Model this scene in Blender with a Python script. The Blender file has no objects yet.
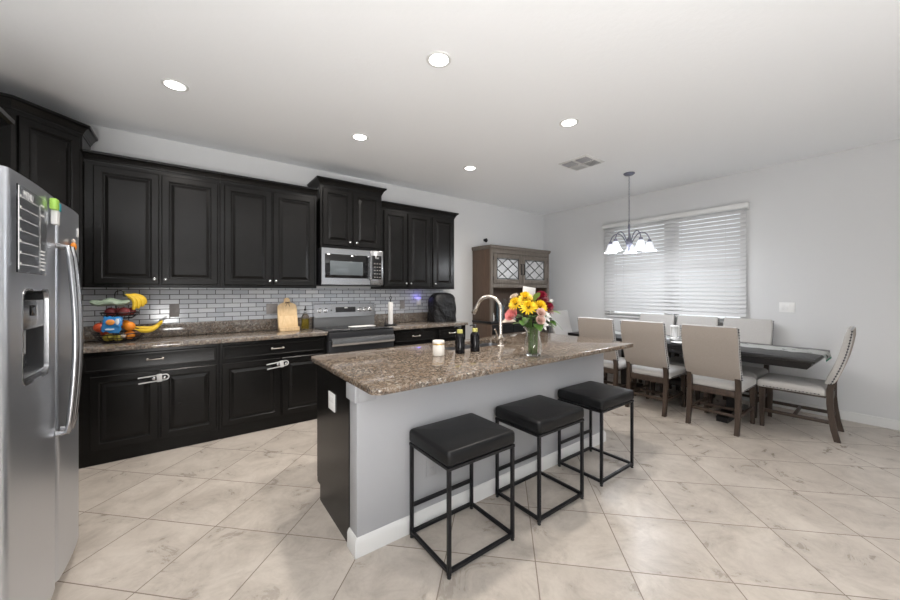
import bpy, bmesh, math, random
from mathutils import Vector, Matrix, Euler
PI = math.pi
rad = math.radians
random.seed(7)
S = bpy.context.scene
C = S.collection

# ------------------------------------------------------------------ camera, world, big lights, exposure
cam_d = bpy.data.cameras.new('camera')
cam_d.sensor_width = 36.0
cam_d.sensor_fit = 'HORIZONTAL'
cam_d.lens = 351.74 / 900.0 * 36.0
cam_d.shift_y = -(300.0 - 291.2) / 900.0
cam_d.clip_start = 0.05
cam = bpy.data.objects.new('camera', cam_d)
C.objects.link(cam)
cam.location = (0, 0, 1.377)
cam.rotation_euler = (rad(90), 0, -rad(36.60))
S.camera = cam

S.view_settings.view_transform = 'Standard'
S.view_settings.look = 'None'
S.view_settings.exposure = 0.0
S.view_settings.gamma = 1.0
S.view_settings.use_curve_mapping = False

wd = bpy.data.worlds.new('daylight')
S.world = wd
wd.use_nodes = True
bgn = wd.node_tree.nodes['Background']
bgn.inputs[0].default_value = (0.95, 0.98, 1.0, 1)
bgn.inputs[1].default_value = 1.2

def area(name, loc, rot, sx, sy, power, col=(1, 1, 1), shape='RECTANGLE', spread=None):
    l = bpy.data.lights.new(name, 'AREA')
    l.shape = shape
    l.size = sx
    if shape in ('RECTANGLE', 'ELLIPSE'):
        l.size_y = sy
    l.energy = power
    l.color = col
    if spread is not None:
        l.spread = spread
    o = bpy.data.objects.new(name, l)
    C.objects.link(o)
    o.location = loc
    o.rotation_euler = rot
    return o

# added fill light at the unseen rear wall, for more daylight indoors
area('rear_fill', (3.6, -4.5, 1.35), (rad(90), 0, 0), 2.6, 2.2, 5, (0.97, 0.985, 1.0))
# added fill light behind the camera, aimed up to brighten the ceiling
area('ceiling_fill', (-0.7, -2.2, 0.6), (rad(180 - 24), 0, -rad(8)), 1.0, 1.6, 240, (1.0, 0.985, 0.97), 'RECTANGLE', rad(142))
LAMP_W = 16

# ------------------------------------------------------------------ materials
def mat(name, col, rough=0.5, metal=0.0, spec=0.5, trans=0.0, emit=None, es=0.0, coat=0.0, ior=1.45, alpha=1.0, sheen=0.0):
    m = bpy.data.materials.new(name)
    m.use_nodes = True
    b = m.node_tree.nodes['Principled BSDF']
    b.inputs['Base Color'].default_value = (*col, 1)
    b.inputs['Roughness'].default_value = rough
    b.inputs['Metallic'].default_value = metal
    b.inputs['Specular IOR Level'].default_value = spec
    b.inputs['Transmission Weight'].default_value = trans
    b.inputs['IOR'].default_value = ior
    b.inputs['Coat Weight'].default_value = coat
    b.inputs['Alpha'].default_value = alpha
    b.inputs['Sheen Weight'].default_value = sheen
    if emit:
        b.inputs['Emission Color'].default_value = (*emit, 1)
        b.inputs['Emission Strength'].default_value = es
    return m

def nt(m):
    t = m.node_tree
    return t, t.nodes['Principled BSDF']

def node(t, kind, **kw):
    n = t.nodes.new(kind)
    for k, v in kw.items():
        setattr(n, k, v)
    return n

def ramp(t, fac, stops):
    r = node(t, 'ShaderNodeValToRGB')
    e = r.color_ramp.elements
    while len(e) > len(stops):
        e.remove(e[-1])
    while len(e) < len(stops):
        e.new(1.0)
    for el, (p, c) in zip(e, stops):
        el.position = p
        el.color = (*c, 1)
    t.links.new(fac, r.inputs[0])
    return r.outputs[0]

def objco(t):
    return node(t, 'ShaderNodeTexCoord').outputs['Object']

def noise(t, vec, scale, detail=4, rough=0.55, dist=0.0):
    n = node(t, 'ShaderNodeTexNoise')
    n.inputs['Scale'].default_value = scale
    n.inputs['Detail'].default_value = detail
    n.inputs['Roughness'].default_value = rough
    n.inputs['Distortion'].default_value = dist
    t.links.new(vec, n.inputs['Vector'])
    return n.outputs['Fac']

def mth(t, op, a, b=None, c=None):
    n = node(t, 'ShaderNodeMath', operation=op)
    for i, v in enumerate((a, b, c)):
        if v is None:
            continue
        if isinstance(v, (int, float)):
            n.inputs[i].default_value = v
        else:
            t.links.new(v, n.inputs[i])
    return n.outputs[0]

def mixc(t, fac, a, b, blend='MIX'):
    n = node(t, 'ShaderNodeMix', data_type='RGBA', blend_type=blend)
    for i, v in ((0, fac), (6, a), (7, b)):
        if isinstance(v, (int, float)):
            n.inputs[i].default_value = v
        elif isinstance(v, tuple):
            n.inputs[i].default_value = (*v, 1)
        else:
            t.links.new(v, n.inputs[i])
    return n.outputs[2]

def bump(t, b, h, strength=0.2, dist=0.01):
    n = node(t, 'ShaderNodeBump')
    n.inputs['Strength'].default_value = strength
    n.inputs['Distance'].default_value = dist
    t.links.new(h, n.inputs['Height'])
    t.links.new(n.outputs[0], b.inputs['Normal'])

M = {}
# floor tiles: 18 inch squares laid on the diagonal
m = M['floor'] = mat('floor_tile', (0.6, 0.52, 0.44), 0.28, spec=0.45)
t, b = nt(m)
geo = node(t, 'ShaderNodeNewGeometry')
sep = node(t, 'ShaderNodeSeparateXYZ')
t.links.new(geo.outputs['Position'], sep.inputs[0])
X, Y = sep.outputs[0], sep.outputs[1]
T_ = 0.457 * math.sqrt(2)
u = mth(t, 'ADD', mth(t, 'DIVIDE', mth(t, 'SUBTRACT', X, Y), T_), 6.632)
v = mth(t, 'SUBTRACT', 5.02, mth(t, 'DIVIDE', mth(t, 'ADD', X, Y), T_))
def edge(t, w):
    f = mth(t, 'FRACT', w)
    return mth(t, 'MINIMUM', f, mth(t, 'SUBTRACT', 1.0, f))
ed = mth(t, 'MINIMUM', edge(t, u), edge(t, v))
grout = mth(t, 'LESS_THAN', ed, 0.0060)
cell = node(t, 'ShaderNodeCombineXYZ')
t.links.new(mth(t, 'FLOOR', u), cell.inputs[0])
t.links.new(mth(t, 'FLOOR', v), cell.inputs[1])
wn = node(t, 'ShaderNodeTexWhiteNoise', noise_dimensions='3D')
t.links.new(cell.outputs[0], wn.inputs['Vector'])
off = node(t, 'ShaderNodeVectorMath', operation='MULTIPLY_ADD')
t.links.new(wn.outputs['Color'], off.inputs[0])
off.inputs[1].default_value = (17, 17, 17)
t.links.new(geo.outputs['Position'], off.inputs[2])
n1 = noise(t, off.outputs[0], 2.6, 6, 0.62, 0.9)
n2 = noise(t, off.outputs[0], 4.2, 9, 0.72, 0.8)
n3 = noise(t, off.outputs[0], 42.0, 3, 0.6, 0.3)
base = ramp(t, n1, [(0.30, (0.405, 0.362, 0.318)), (0.52, (0.495, 0.447, 0.396)), (0.72, (0.545, 0.498, 0.446))])
vein = ramp(t, n2, [(0.34, (0.60, 0.585, 0.57)), (0.45, (0.86, 0.85, 0.84)), (0.56, (1.06, 1.06, 1.06))])
c1 = mixc(t, 0.62, base, vein, 'MULTIPLY')
c1 = mixc(t, 0.22, c1, ramp(t, n3, [(0.3, (0.78, 0.76, 0.74)), (0.6, (1, 1, 1))]), 'MULTIPLY')
c2 = mixc(t, mth(t, 'MULTIPLY', wn.outputs['Value'], 0.09), c1, (0.50, 0.44, 0.39))
col = mixc(t, grout, c2, (0.215, 0.175, 0.145))
t.links.new(col, b.inputs['Base Color'])
t.links.new(mth(t, 'ADD', mth(t, 'MULTIPLY', grout, 0.45), mth(t, 'ADD', mth(t, 'MULTIPLY', n2, 0.14), 0.22)), b.inputs['Roughness'])
bump(t, b, mth(t, 'SUBTRACT', 1.0, grout), 0.25, 0.002)

def paint(name, col, bs=0.1, sc=180, rough=0.7):
    m = mat(name, col, rough, spec=0.25)
    t, b = nt(m)
    bump(t, b, noise(t, objco(t), sc, 3), bs, 0.003)
    return m
M['wall'] = paint('wall_paint_grey', (0.63, 0.633, 0.636))
M['ceiling'] = paint('ceiling_knockdown', (0.88, 0.895, 0.91), 0.45, 26, 0.85)
M['white_paint'] = paint('white_trim_paint', (0.70, 0.70, 0.69), 0.03, 60, 0.4)
M['island_paint'] = paint('island_wall_paint', (0.39, 0.395, 0.41), 0.05, 150, 0.55)

m = M['black'] = mat('espresso_cabinet', (0.0065, 0.0062, 0.006), 0.25, spec=0.28)
t, b = nt(m)
nz = noise(t, objco(t), 9, 4)
t.links.new(mth(t, 'ADD', mth(t, 'MULTIPLY', nz, 0.06), 0.23), b.inputs['Roughness'])

# granite
def granite(name, tint):
    m = mat(name, (0.2, 0.16, 0.13), 0.06, spec=0.6)
    t, b = nt(m)
    co = objco(t)
    v1 = node(t, 'ShaderNodeTexVoronoi', feature='F1')
    v1.inputs['Scale'].default_value = 78
    t.links.new(co, v1.inputs['Vector'])
    v2 = node(t, 'ShaderNodeTexVoronoi', feature='F1')
    v2.inputs['Scale'].default_value = 200
    t.links.new(co, v2.inputs['Vector'])
    s1 = node(t, 'ShaderNodeSeparateColor')
    t.links.new(v1.outputs['Color'], s1.inputs[0])
    s2 = node(t, 'ShaderNodeSeparateColor')
    t.links.new(v2.outputs['Color'], s2.inputs[0])
    a = ramp(t, s1.outputs[0], [(0.0, (0.016, 0.015, 0.016)), (0.26, (0.055, 0.047, 0.042)), (0.42, (0.125, 0.082, 0.052)), (0.66, (0.205, 0.147, 0.10)), (0.86, (0.30, 0.255, 0.205)), (1.0, (0.42, 0.39, 0.35))])
    c = ramp(t, s2.outputs[1], [(0.0, (0.03, 0.028, 0.028)), (0.45, (0.135, 0.103, 0.075)), (0.75, (0.245, 0.20, 0.16)), (1.0, (0.44, 0.41, 0.37))])
    big = noise(t, co, 7, 3)
    mx = mixc(t, 0.45, a, c)
    mx = mixc(t, ramp(t, big, [(0.35, (0, 0, 0)), (0.7, (0.45, 0.45, 0.45))]), mx, tint)
    t.links.new(mx, b.inputs['Base Color'])
    return m
M['granite'] = granite('brown_granite', (0.15, 0.10, 0.062))
M['granite_back'] = granite('grey_granite', (0.27, 0.25, 0.235))

# backsplash: glossy grey-blue glass subway tile
m = M['splash'] = mat('glass_subway_tile', (0.4, 0.42, 0.45), 0.12, spec=0.6)
t, b = nt(m)
co = objco(t)
sp = node(t, 'ShaderNodeSeparateXYZ')
t.links.new(co, sp.inputs[0])
cb = node(t, 'ShaderNodeCombineXYZ')
t.links.new(sp.outputs[0], cb.inputs[0])
t.links.new(sp.outputs[2], cb.inputs[1])
br = node(t, 'ShaderNodeTexBrick', offset=0.5, squash=1.0)
br.inputs['Scale'].default_value = 1.0
br.inputs['Brick Width'].default_value = 0.152
br.inputs['Row Height'].default_value = 0.048
br.inputs['Mortar Size'].default_value = 0.0034
br.inputs['Mortar Smooth'].default_value = 0.1
br.inputs['Bias'].default_value = 0.0
br.inputs['Color1'].default_value = (0.48, 0.505, 0.55, 1)
br.inputs['Color2'].default_value = (0.68, 0.695, 0.72, 1)
br.inputs['Mortar'].default_value = (0.085, 0.085, 0.09, 1)
t.links.new(cb.outputs[0], br.inputs['Vector'])
t.links.new(br.outputs['Color'], b.inputs['Base Color'])
t.links.new(mth(t, 'ADD', mth(t, 'MULTIPLY', br.outputs['Fac'], 0.6), 0.1), b.inputs['Roughness'])
bump(t, b, mth(t, 'SUBTRACT', 1.0, br.outputs['Fac']), 0.5, 0.003)

def wood(name, c_dark, c_light, scale=14, rough=0.5, stretch=(1, 1, 9)):
    m = mat(name, c_light, rough)
    t, b = nt(m)
    mp = node(t, 'ShaderNodeMapping')
    mp.inputs['Scale'].default_value = tuple(1.0 / s if s > 1 else 1.0 for s in stretch)
    t.links.new(objco(t), mp.inputs['Vector'])
    n = noise(t, mp.outputs[0], scale * 3, 5, 0.6, 1.2)
    t.links.new(ramp(t, n, [(0.3, c_dark), (0.7, c_light)]), b.inputs['Base Color'])
    return m
M['hutch_wood'] = wood('weathered_grey_brown_wood', (0.105, 0.088, 0.073), (0.165, 0.142, 0.12))
M['hutch_side'] = wood('warm_brown_wood', (0.075, 0.048, 0.034), (0.115, 0.075, 0.053))
M['chair_wood'] = wood('dark_walnut_wood', (0.028, 0.018, 0.013), (0.062, 0.041, 0.029))
M['table_wood'] = wood('charcoal_stained_wood', (0.006, 0.006, 0.007), (0.015, 0.014, 0.015), rough=0.3, stretch=(1, 9, 1))
M['board_wood'] = wood('pale_pine_wood', (0.55, 0.38, 0.20), (0.70, 0.52, 0.30), rough=0.5)
M['steel'] = mat('brushed_stainless', (0.42, 0.425, 0.44), 0.26, 1.0)
m = M['fridge_steel'] = mat('fridge_stainless', (0.68, 0.71, 0.76), 0.3, 1.0)
t, b = nt(m)
mp = node(t, 'ShaderNodeMapping')
mp.inputs['Scale'].default_value = (400, 400, 3)
t.links.new(objco(t), mp.inputs['Vector'])
nz = noise(t, mp.outputs[0], 1.0, 2)
t.links.new(mth(t, 'ADD', mth(t, 'MULTIPLY', nz, 0.08), 0.33), b.inputs['Roughness'])
M['sink_steel'] = mat('satin_sink_steel', (0.30, 0.31, 0.33), 0.35, 1.0)
M['chrome'] = mat('polished_chrome', (0.75, 0.75, 0.76), 0.1, 1.0)
M['nickel'] = mat('brushed_nickel', (0.62, 0.57, 0.52), 0.26, 1.0)
M['black_metal'] = mat('black_powder_coat', (0.008, 0.008, 0.010), 0.42, spec=0.35)
M['bronze'] = mat('dark_grey_metal', (0.19, 0.195, 0.25), 0.4, 0.6)
m = M['leather'] = mat('black_leatherette', (0.008, 0.0082, 0.009), 0.38, spec=0.3)
t, b = nt(m)
bump(t, b, noise(t, objco(t), 260, 3), 0.12, 0.002)
m = M['linen'] = mat('greige_linen', (0.44, 0.40, 0.355), 0.9, spec=0.15, sheen=0.2)
t, b = nt(m)
nz = noise(t, objco(t), 300, 2)
t.links.new(ramp(t, nz, [(0.3, (0.40, 0.385, 0.37)), (0.7, (0.50, 0.485, 0.465))]), b.inputs['Base Color'])
bump(t, b, nz, 0.25, 0.002)
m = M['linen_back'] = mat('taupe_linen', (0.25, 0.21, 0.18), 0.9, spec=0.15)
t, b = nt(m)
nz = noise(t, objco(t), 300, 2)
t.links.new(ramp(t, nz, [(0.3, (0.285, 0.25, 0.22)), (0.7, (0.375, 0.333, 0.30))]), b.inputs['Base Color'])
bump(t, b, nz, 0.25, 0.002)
M['nail'] = mat('dark_pewter_nailhead', (0.07, 0.07, 0.08), 0.35, 0.9)
M['nail_bright'] = mat('silver_nailhead', (0.42, 0.43, 0.47), 0.3, 0.9)
M['plastic_white'] = mat('white_plastic', (0.78, 0.78, 0.77), 0.35)
M['lock_plastic'] = mat('pale_grey_plastic', (0.55, 0.55, 0.55), 0.35)
M['plate_grey'] = mat('taupe_plate', (0.27, 0.25, 0.24), 0.45)
M['black_glass'] = mat('black_glass', (0.006, 0.006, 0.007), 0.05, spec=0.6)
M['mw_glass'] = mat('smoked_oven_glass', (0.10, 0.115, 0.125), 0.08, spec=0.8)
M['charcoal'] = mat('charcoal_plastic', (0.020, 0.0205, 0.023), 0.35)
M['mid_grey'] = mat('grey_plastic', (0.17, 0.175, 0.18), 0.4)
M['glass'] = mat('clear_glass', (0.97, 0.99, 0.99), 0.02, trans=1.0, ior=1.3)
M['pane'] = mat('thin_window_glass', (0.97, 0.99, 1.0), 0.0, trans=1.0, ior=1.02)
M['acrylic'] = mat('clear_acrylic', (0.95, 0.96, 0.97), 0.08, trans=1.0, ior=1.1)
M['ink_white'] = mat('white_marker_ink', (0.85, 0.85, 0.85), 0.5)
m = M['slat'] = bpy.data.materials.new('white_blind_slat')
m.use_nodes = True
t, b = nt(m)
b.inputs['Base Color'].default_value = (0.70, 0.70, 0.70, 1)
b.inputs['Roughness'].default_value = 0.5
tr = node(t, 'ShaderNodeBsdfTranslucent')
tr.inputs[0].default_value = (0.85, 0.85, 0.86, 1)
mx = node(t, 'ShaderNodeMixShader')
mx.inputs[0].default_value = 0.27
t.links.new(b.outputs[0], mx.inputs[1])
t.links.new(tr.outputs[0], mx.inputs[2])
t.links.new(mx.outputs[0], t.nodes['Material Output'].inputs[0])
M['lens'] = mat('lit_lamp_lens', (1, 1, 1), 0.5, emit=(1.0, 0.98, 0.95), es=9.0)
M['shade'] = mat('lit_frosted_glass', (0.85, 0.88, 0.95), 0.4, emit=(0.86, 0.91, 1.0), es=0.36)
M['bulb'] = mat('lit_bulb', (1, 1, 1), 0.5, emit=(0.95, 0.97, 1.0), es=3.5)
M['blue_glow'] = mat('blue_night_light', (0.5, 0.5, 1), 0.4, emit=(0.30, 0.25, 1.0), es=2.0)

def plain(name, col, rough=0.5, **k):
    m = mat(name, col, rough, **k)
    t, b = nt(m)
    nz = noise(t, objco(t), 40, 3)
    t.links.new(mixc(t, mth(t, 'MULTIPLY', nz, 0.35), tuple(col), tuple(c * 0.6 for c in col)), b.inputs['Base Color'])
    return m
M['orange'] = plain('orange_peel', (0.85, 0.27, 0.02), 0.45)
M['apple'] = plain('red_orange_fruit', (0.62, 0.09, 0.03), 0.35)
M['banana'] = plain('banana_peel', (0.82, 0.55, 0.04), 0.45)
M['stemgreen'] = plain('stem_green', (0.10, 0.14, 0.03), 0.5)
M['darkstem'] = plain('dark_stem', (0.03, 0.035, 0.015), 0.6)
M['pear'] = plain('yellow_green_fruit', (0.50, 0.42, 0.06), 0.45)
M['onion'] = plain('red_onion_skin', (0.26, 0.045, 0.05), 0.35)
M['potato'] = plain('brown_potato', (0.16, 0.085, 0.06), 0.6)
M['cream'] = plain('cream', (0.70, 0.60, 0.50), 0.6)
M['lettuce'] = plain('pale_green_bag', (0.34, 0.43, 0.33), 0.25)
M['bag_blue'] = mat('blue_snack_bag', (0.03, 0.19, 0.46), 0.22)
M['bag_white'] = mat('white_bag_patch', (0.62, 0.70, 0.78), 0.25)
M['bag_orange'] = mat('orange_bag_patch', (0.80, 0.30, 0.06), 0.3)
M['oil'] = mat('olive_oil', (0.36, 0.27, 0.02), 0.05, trans=0.6, ior=1.3)
M['paper'] = plain('white_paper', (0.80, 0.79, 0.77), 0.8)
M['gold'] = mat('gold_band', (0.62, 0.40, 0.10), 0.3, 0.9)
M['cap'] = mat('yellow_green_collar', (0.50, 0.47, 0.14), 0.35)
M['soap_black'] = mat('black_bottle', (0.006, 0.005, 0.006), 0.10, spec=0.3)
M['wax'] = mat('ivory_candle_jar', (0.80, 0.76, 0.70), 0.25)
m = M['cover'] = mat('black_nylon_cover', (0.007, 0.007, 0.008), 0.36, spec=0.4)
t, b = nt(m)
bump(t, b, noise(t, objco(t), 14, 3, 0.5, 1.5), 0.55, 0.03)
M['yellow_petal'] = plain('yellow_petal', (0.88, 0.60, 0.02), 0.6)
M['burgundy'] = plain('burgundy_petal', (0.25, 0.006, 0.03), 0.6)
M['pink'] = plain('coral_pink_petal', (0.78, 0.28, 0.27), 0.6)
M['blush'] = plain('blush_petal', (0.78, 0.55, 0.47), 0.6)
M['white_petal'] = plain('white_petal', (0.78, 0.76, 0.73), 0.6)
M['leaf'] = plain('leaf_green', (0.07, 0.16, 0.025), 0.45)
M['leaf_light'] = plain('light_leaf_green', (0.17, 0.27, 0.06), 0.45)
M['flower_eye'] = plain('brown_flower_centre', (0.10, 0.04, 0.012), 0.8)
M['blueglass'] = mat('blue_grey_glass', (0.30, 0.40, 0.48), 0.06, trans=0.7, ior=1.35)
m = M['mirror_pane'] = mat('silvered_cabinet_glass', (0.74, 0.75, 0.75), 0.10, 0.7)
m = M['runner'] = mat('white_runner_cloth', (0.75, 0.76, 0.75), 0.85)
t, b = nt(m)
nz = noise(t, objco(t), 13, 1, 0.5, 0.5)
t.links.new(ramp(t, nz, [(0.0, (0.10, 0.13, 0.12)), (0.30, (0.14, 0.17, 0.16)), (0.33, (0.86, 0.87, 0.86)), (1, (0.88, 0.88, 0.87))]), b.inputs['Base Color'])
M['green_hem'] = mat('green_hem', (0.10, 0.42, 0.28), 0.7)
M['lime'] = mat('lime_plastic', (0.36, 0.62, 0.10), 0.4)
M['teal'] = mat('teal_plastic', (0.02, 0.26, 0.33), 0.4)
M['rubber'] = mat('dark_rubber', (0.02, 0.02, 0.02), 0.8)
M['vent_dark'] = mat('vent_shadow_metal', (0.33, 0.33, 0.34), 0.6)

# ------------------------------------------------------------------ mesh helpers
def NB():
    return bmesh.new()

def box(bm, x0, x1, y0, y1, z0, z1, bev=0.0, seg=2):
    r = bmesh.ops.create_cube(bm, size=1.0)
    vs = r['verts']
    for q in vs:
        q.co = Vector((x0 + (q.co.x + .5) * (x1 - x0), y0 + (q.co.y + .5) * (y1 - y0), z0 + (q.co.z + .5) * (z1 - z0)))
    if bev > 0:
        es = list({e for q in vs for e in q.link_edges})
        bmesh.ops.bevel(bm, geom=es, offset=bev, segments=seg, profile=0.5, affect='EDGES')

def xf(bm, n0, mtx):
    bm.verts.ensure_lookup_table()
    for i in range(n0, len(bm.verts)):
        bm.verts[i].co = mtx @ bm.verts[i].co

def loop_skin(bm, rings, cap0=True, cap1=True, closed=True):
    rs = [[bm.verts.new(p) for p in r] for r in rings]
    for a, b_ in zip(rs, rs[1:]):
        n = len(a)
        for i in range(n if closed else n - 1):
            j = (i + 1) % n
            bm.faces.new((a[i], a[j], b_[j], b_[i]))
    if cap0:
        bm.faces.new(list(reversed(rs[0])))
    if cap1:
        bm.faces.new(rs[-1])
    return rs

def tube(bm, pts, r, seg=10, cap=True, up=None):
    pts = [Vector(p) for p in pts]
    n = len(pts)
    rr = r if isinstance(r, (list, tuple)) else [r] * n
    rings = []
    prev = None
    for i, p in enumerate(pts):
        d = (pts[min(i + 1, n - 1)] - pts[max(i - 1, 0)])
        d.normalize()
        if prev is None:
            a = Vector(up) if up else (Vector((0, 0, 1)) if abs(d.z) < 0.9 else Vector((1, 0, 0)))
            s = d.cross(a).normalized()
        else:
            s = (prev - d * prev.dot(d)).normalized()
        prev = s
        w = s.cross(d)
        rings.append([p + (s * math.cos(2 * PI * k / seg) + w * math.sin(2 * PI * k / seg)) * rr[i] for k in range(seg)])
    loop_skin(bm, rings, cap, cap)

def arc(c, r, a0, a1, n, ax=(1, 0, 0), ay=(0, 0, 1)):
    c, ax, ay = Vector(c), Vector(ax), Vector(ay)
    return [c + ax * (r * math.cos(a0 + (a1 - a0) * i / n)) + ay * (r * math.sin(a0 + (a1 - a0) * i / n)) for i in range(n + 1)]

def lathe(bm, prof, c=(0, 0, 0), seg=24, cap0=True, cap1=True, sq=None):
    cx, cy, cz = c
    rings = []
    for r, z in prof:
        r = max(r, 0.0004)
        rings.append([Vector((cx + r * math.cos(2 * PI * k / seg), cy + r * math.sin(2 * PI * k / seg), cz + z)) for k in range(seg)])
    loop_skin(bm, rings, cap0, cap1)

def rrect(cx, cy, w, d, r, k=5):
    pts = []
    r = max(min(r, w / 2 - 1e-4, d / 2 - 1e-4), 1e-4)
    for sx, sy, a in ((1, 1, 0), (-1, 1, PI / 2), (-1, -1, PI), (1, -1, 1.5 * PI)):
        for i in range(k + 1):
            th = a + i * PI / 2 / k
            pts.append((cx + sx * (w / 2 - r) + r * math.cos(th), cy + sy * (d / 2 - r) + r * math.sin(th)))
    return pts

def loft(bm, cx, cy, w, d, r, layers, k=5):
    """stack of rounded rectangles: layers = [(z, inset)]"""
    rings = []
    for z, ins in layers:
        rings.append([Vector((x, y, z)) for x, y in rrect(cx, cy, w - 2 * ins, d - 2 * ins, max(r - ins * .6, 0.002), k)])
    loop_skin(bm, rings)

def cushion_layers(z0, z1, rr, dome=0.0, n=5):
    L = []
    for i in range(n + 1):
        a = PI / 2 * i / n
        L.append((z0 + rr * (1 - math.sin(a)) if False else z0 + rr * (1 - math.cos(a)), rr * (1 - math.sin(a))))
    for i in range(n + 1):
        a = PI / 2 * i / n
        L.append((z1 - rr + rr * math.sin(a), rr * (1 - math.cos(a))))
    if dome:
        for ins, dz in ((0.25, .45), (0.5, .75), (0.8, .95)):
            L.append((z1 + dome * dz, rr + ins * 0.18))
    return L

def prism(bm, poly, z0, z1, axis='z'):
    f = {'z': lambda a, b_, c: Vector((a, b_, c)), 'y': lambda a, b_, c: Vector((a, c, b_)), 'x': lambda a, b_, c: Vector((c, a, b_))}[axis]
    loop_skin(bm, [[f(a, b_, z0) for a, b_ in poly], [f(a, b_, z1) for a, b_ in poly]])

def ball(bm, c, r, s=(1, 1, 1), u=16, vv=10):
    rings = []
    for i in range(1, vv):
        th = PI * i / vv
        rings.append([Vector((c[0] + s[0] * r * math.sin(th) * math.cos(2 * PI * k / u), c[1] + s[1] * r * math.sin(th) * math.sin(2 * PI * k / u), c[2] - s[2] * r * math.cos(th))) for k in range(u)])
    loop_skin(bm, rings)

def panel(bm, x0, x1, z0, z1, y, th=0.02, prof=None):
    """raised-panel door or drawer front facing -Y, its back at y"""
    w, h = x1 - x0, z1 - z0
    f = y - th
    prof = prof or [(0, y), (0, f + .006), (.006, f), (.050, f), (.054, f + .003), (.058, f + .004), (.063, f + .0115), (.070, f + .0115), (.094, f + .001), (.097, f + .001)]
    rings = []
    for ins, yy in prof:
        rings.append([Vector((x0 + ins, yy, z0 + ins)), Vector((x1 - ins, yy, z0 + ins)), Vector((x1 - ins, yy, z1 - ins)), Vector((x0 + ins, yy, z1 - ins))])
    loop_skin(bm, rings)

def crown(bm, pts, z, prof, closed=False):
    """moulding profile [(out, dz)] swept along a plan path; the outside is on the right of the path"""
    P_ = [Vector((p[0], p[1])) for p in pts]
    n = len(P_)
    rings = []
    for i in range(n):
        d0 = (P_[i] - P_[i - 1]).normalized() if i > 0 else (P_[1] - P_[0]).normalized()
        d1 = (P_[i + 1] - P_[i]).normalized() if i < n - 1 else d0
        n0, n1 = Vector((d0.y, -d0.x)), Vector((d1.y, -d1.x))
        mm = (n0 + n1).normalized()
        k = 1.0 / max(mm.dot(n0), 0.3)
        rings.append([Vector((P_[i].x + mm.x * o * k, P_[i].y + mm.y * o * k, z + dz)) for o, dz in prof])
    loop_skin(bm, rings)

CROWN = [(-.02, 0), (.004, 0), (.006, .012), (.012, .018), (.018, .035), (.036, .058), (.048, .064), (.05, .082), (-.02, .082)]

def obj(name, bm, m, parent=None, smooth=True, world=False, angle=35):
    bmesh.ops.recalc_face_normals(bm, faces=bm.faces)
    me = bpy.data.meshes.new(name)
    bm.to_mesh(me)
    bm.free()
    for mm in (m if isinstance(m, (list, tuple)) else [m]):
        me.materials.append(mm)
    if smooth:
        me.polygons.foreach_set('use_smooth', [True] * len(me.polygons))
        me.set_sharp_from_angle(angle=rad(angle))
    o = bpy.data.objects.new(name, me)
    C.objects.link(o)
    if parent:
        o.parent = parent
        if world:
            root = parent
            off = Vector((0, 0, 0))
            while root is not None:
                off += root.location
                root = root.parent
            me.transform(Matrix.Translation(-off))
    return o

def tag(o, label, cat, group=None, kind=None):
    o['label'] = label
    o['category'] = cat
    if group:
        o['group'] = group
    if kind:
        o['kind'] = kind
    return o

def thing(name, label, cat, loc=(0, 0, 0), rz=0.0, group=None):
    o = bpy.data.objects.new(name, None)
    o.empty_display_size = 0.1
    C.objects.link(o)
    o.location = loc
    o.rotation_euler = (0, 0, rz)
    return tag(o, label, cat, group)

def struct(name, bm, m, parent=None, smooth=False, label=None):
    o = obj(name, bm, m, parent, smooth)
    if parent is None:
        o['kind'] = 'structure'
    if label:
        o['label'] = label
    return o

def dup(o, parent=None):
    c = o.copy()
    C.objects.link(c)
    if parent:
        c.parent = parent
    for ch in list(o.children):
        dup(ch, c)
    return c

def place(src, loc, rz, label, first=False):
    o = src if first else dup(src)
    o.location = loc
    o.rotation_euler = (0, 0, rz)
    o['label'] = label
    return o

# ------------------------------------------------------------------ the room
XL, XR, YB, YF, ZC = -1.28, 5.64, 4.49, -4.6, 2.885
bm = NB(); box(bm, XL - .1, XR + .1, YF - .1, YB + .1, -.1, 0); struct('floor', bm, M['floor'])
bm = NB(); box(bm, XL - .1, XR + .1, YF - .1, YB + .1, ZC, ZC + .1); struct('ceiling', bm, M['ceiling'])
bm = NB(); box(bm, XL, XR, YB, YB + .1, 0, ZC); struct('wall_back', bm, M['wall'])
bm = NB(); box(bm, XL - .1, XL, YF, YB, 0, ZC); struct('wall_left', bm, M['wall'])
# window wall with two window openings
W1, W2, WZ0, WZ1 = (1.37, 2.16), (2.27, 3.13), 0.98, 2.42
bm = NB()
box(bm, XR, XR + .14, YF, W1[0], 0, ZC)
box(bm, XR, XR + .14, W2[1], YB, 0, ZC)
box(bm, XR, XR + .14, W1[0], W2[1], 0, WZ0)
box(bm, XR, XR + .14, W1[0], W2[1], WZ1, ZC)
box(bm, XR, XR + .14, W1[1], W2[0], WZ0, WZ1)
struct('wall_right', bm, M['wall'])
bm = NB()
for a, c in ((XL, 2.25), (4.95, XR)):
    box(bm, a, c, YF - .1, YF, 0, ZC)
box(bm, 2.25, 4.95, YF - .1, YF, 2.45, ZC)  # opening added in the unseen rear wall to let sky light in
struct('wall_front', bm, M['wall'])
bm = NB(); box(bm, XR - .014, XR - .0005, YF, YB, 0, .098, .004); struct('baseboard_right', bm, M['white_paint'])
bm = NB(); box(bm, 3.19, 3.78, YB - .014, YB - .0005, 0, .098, .004); box(bm, 5.25, 5.62, YB - .014, YB - .0005, 0, .098, .004); struct('baseboard_back', bm, M['white_paint'])

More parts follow.
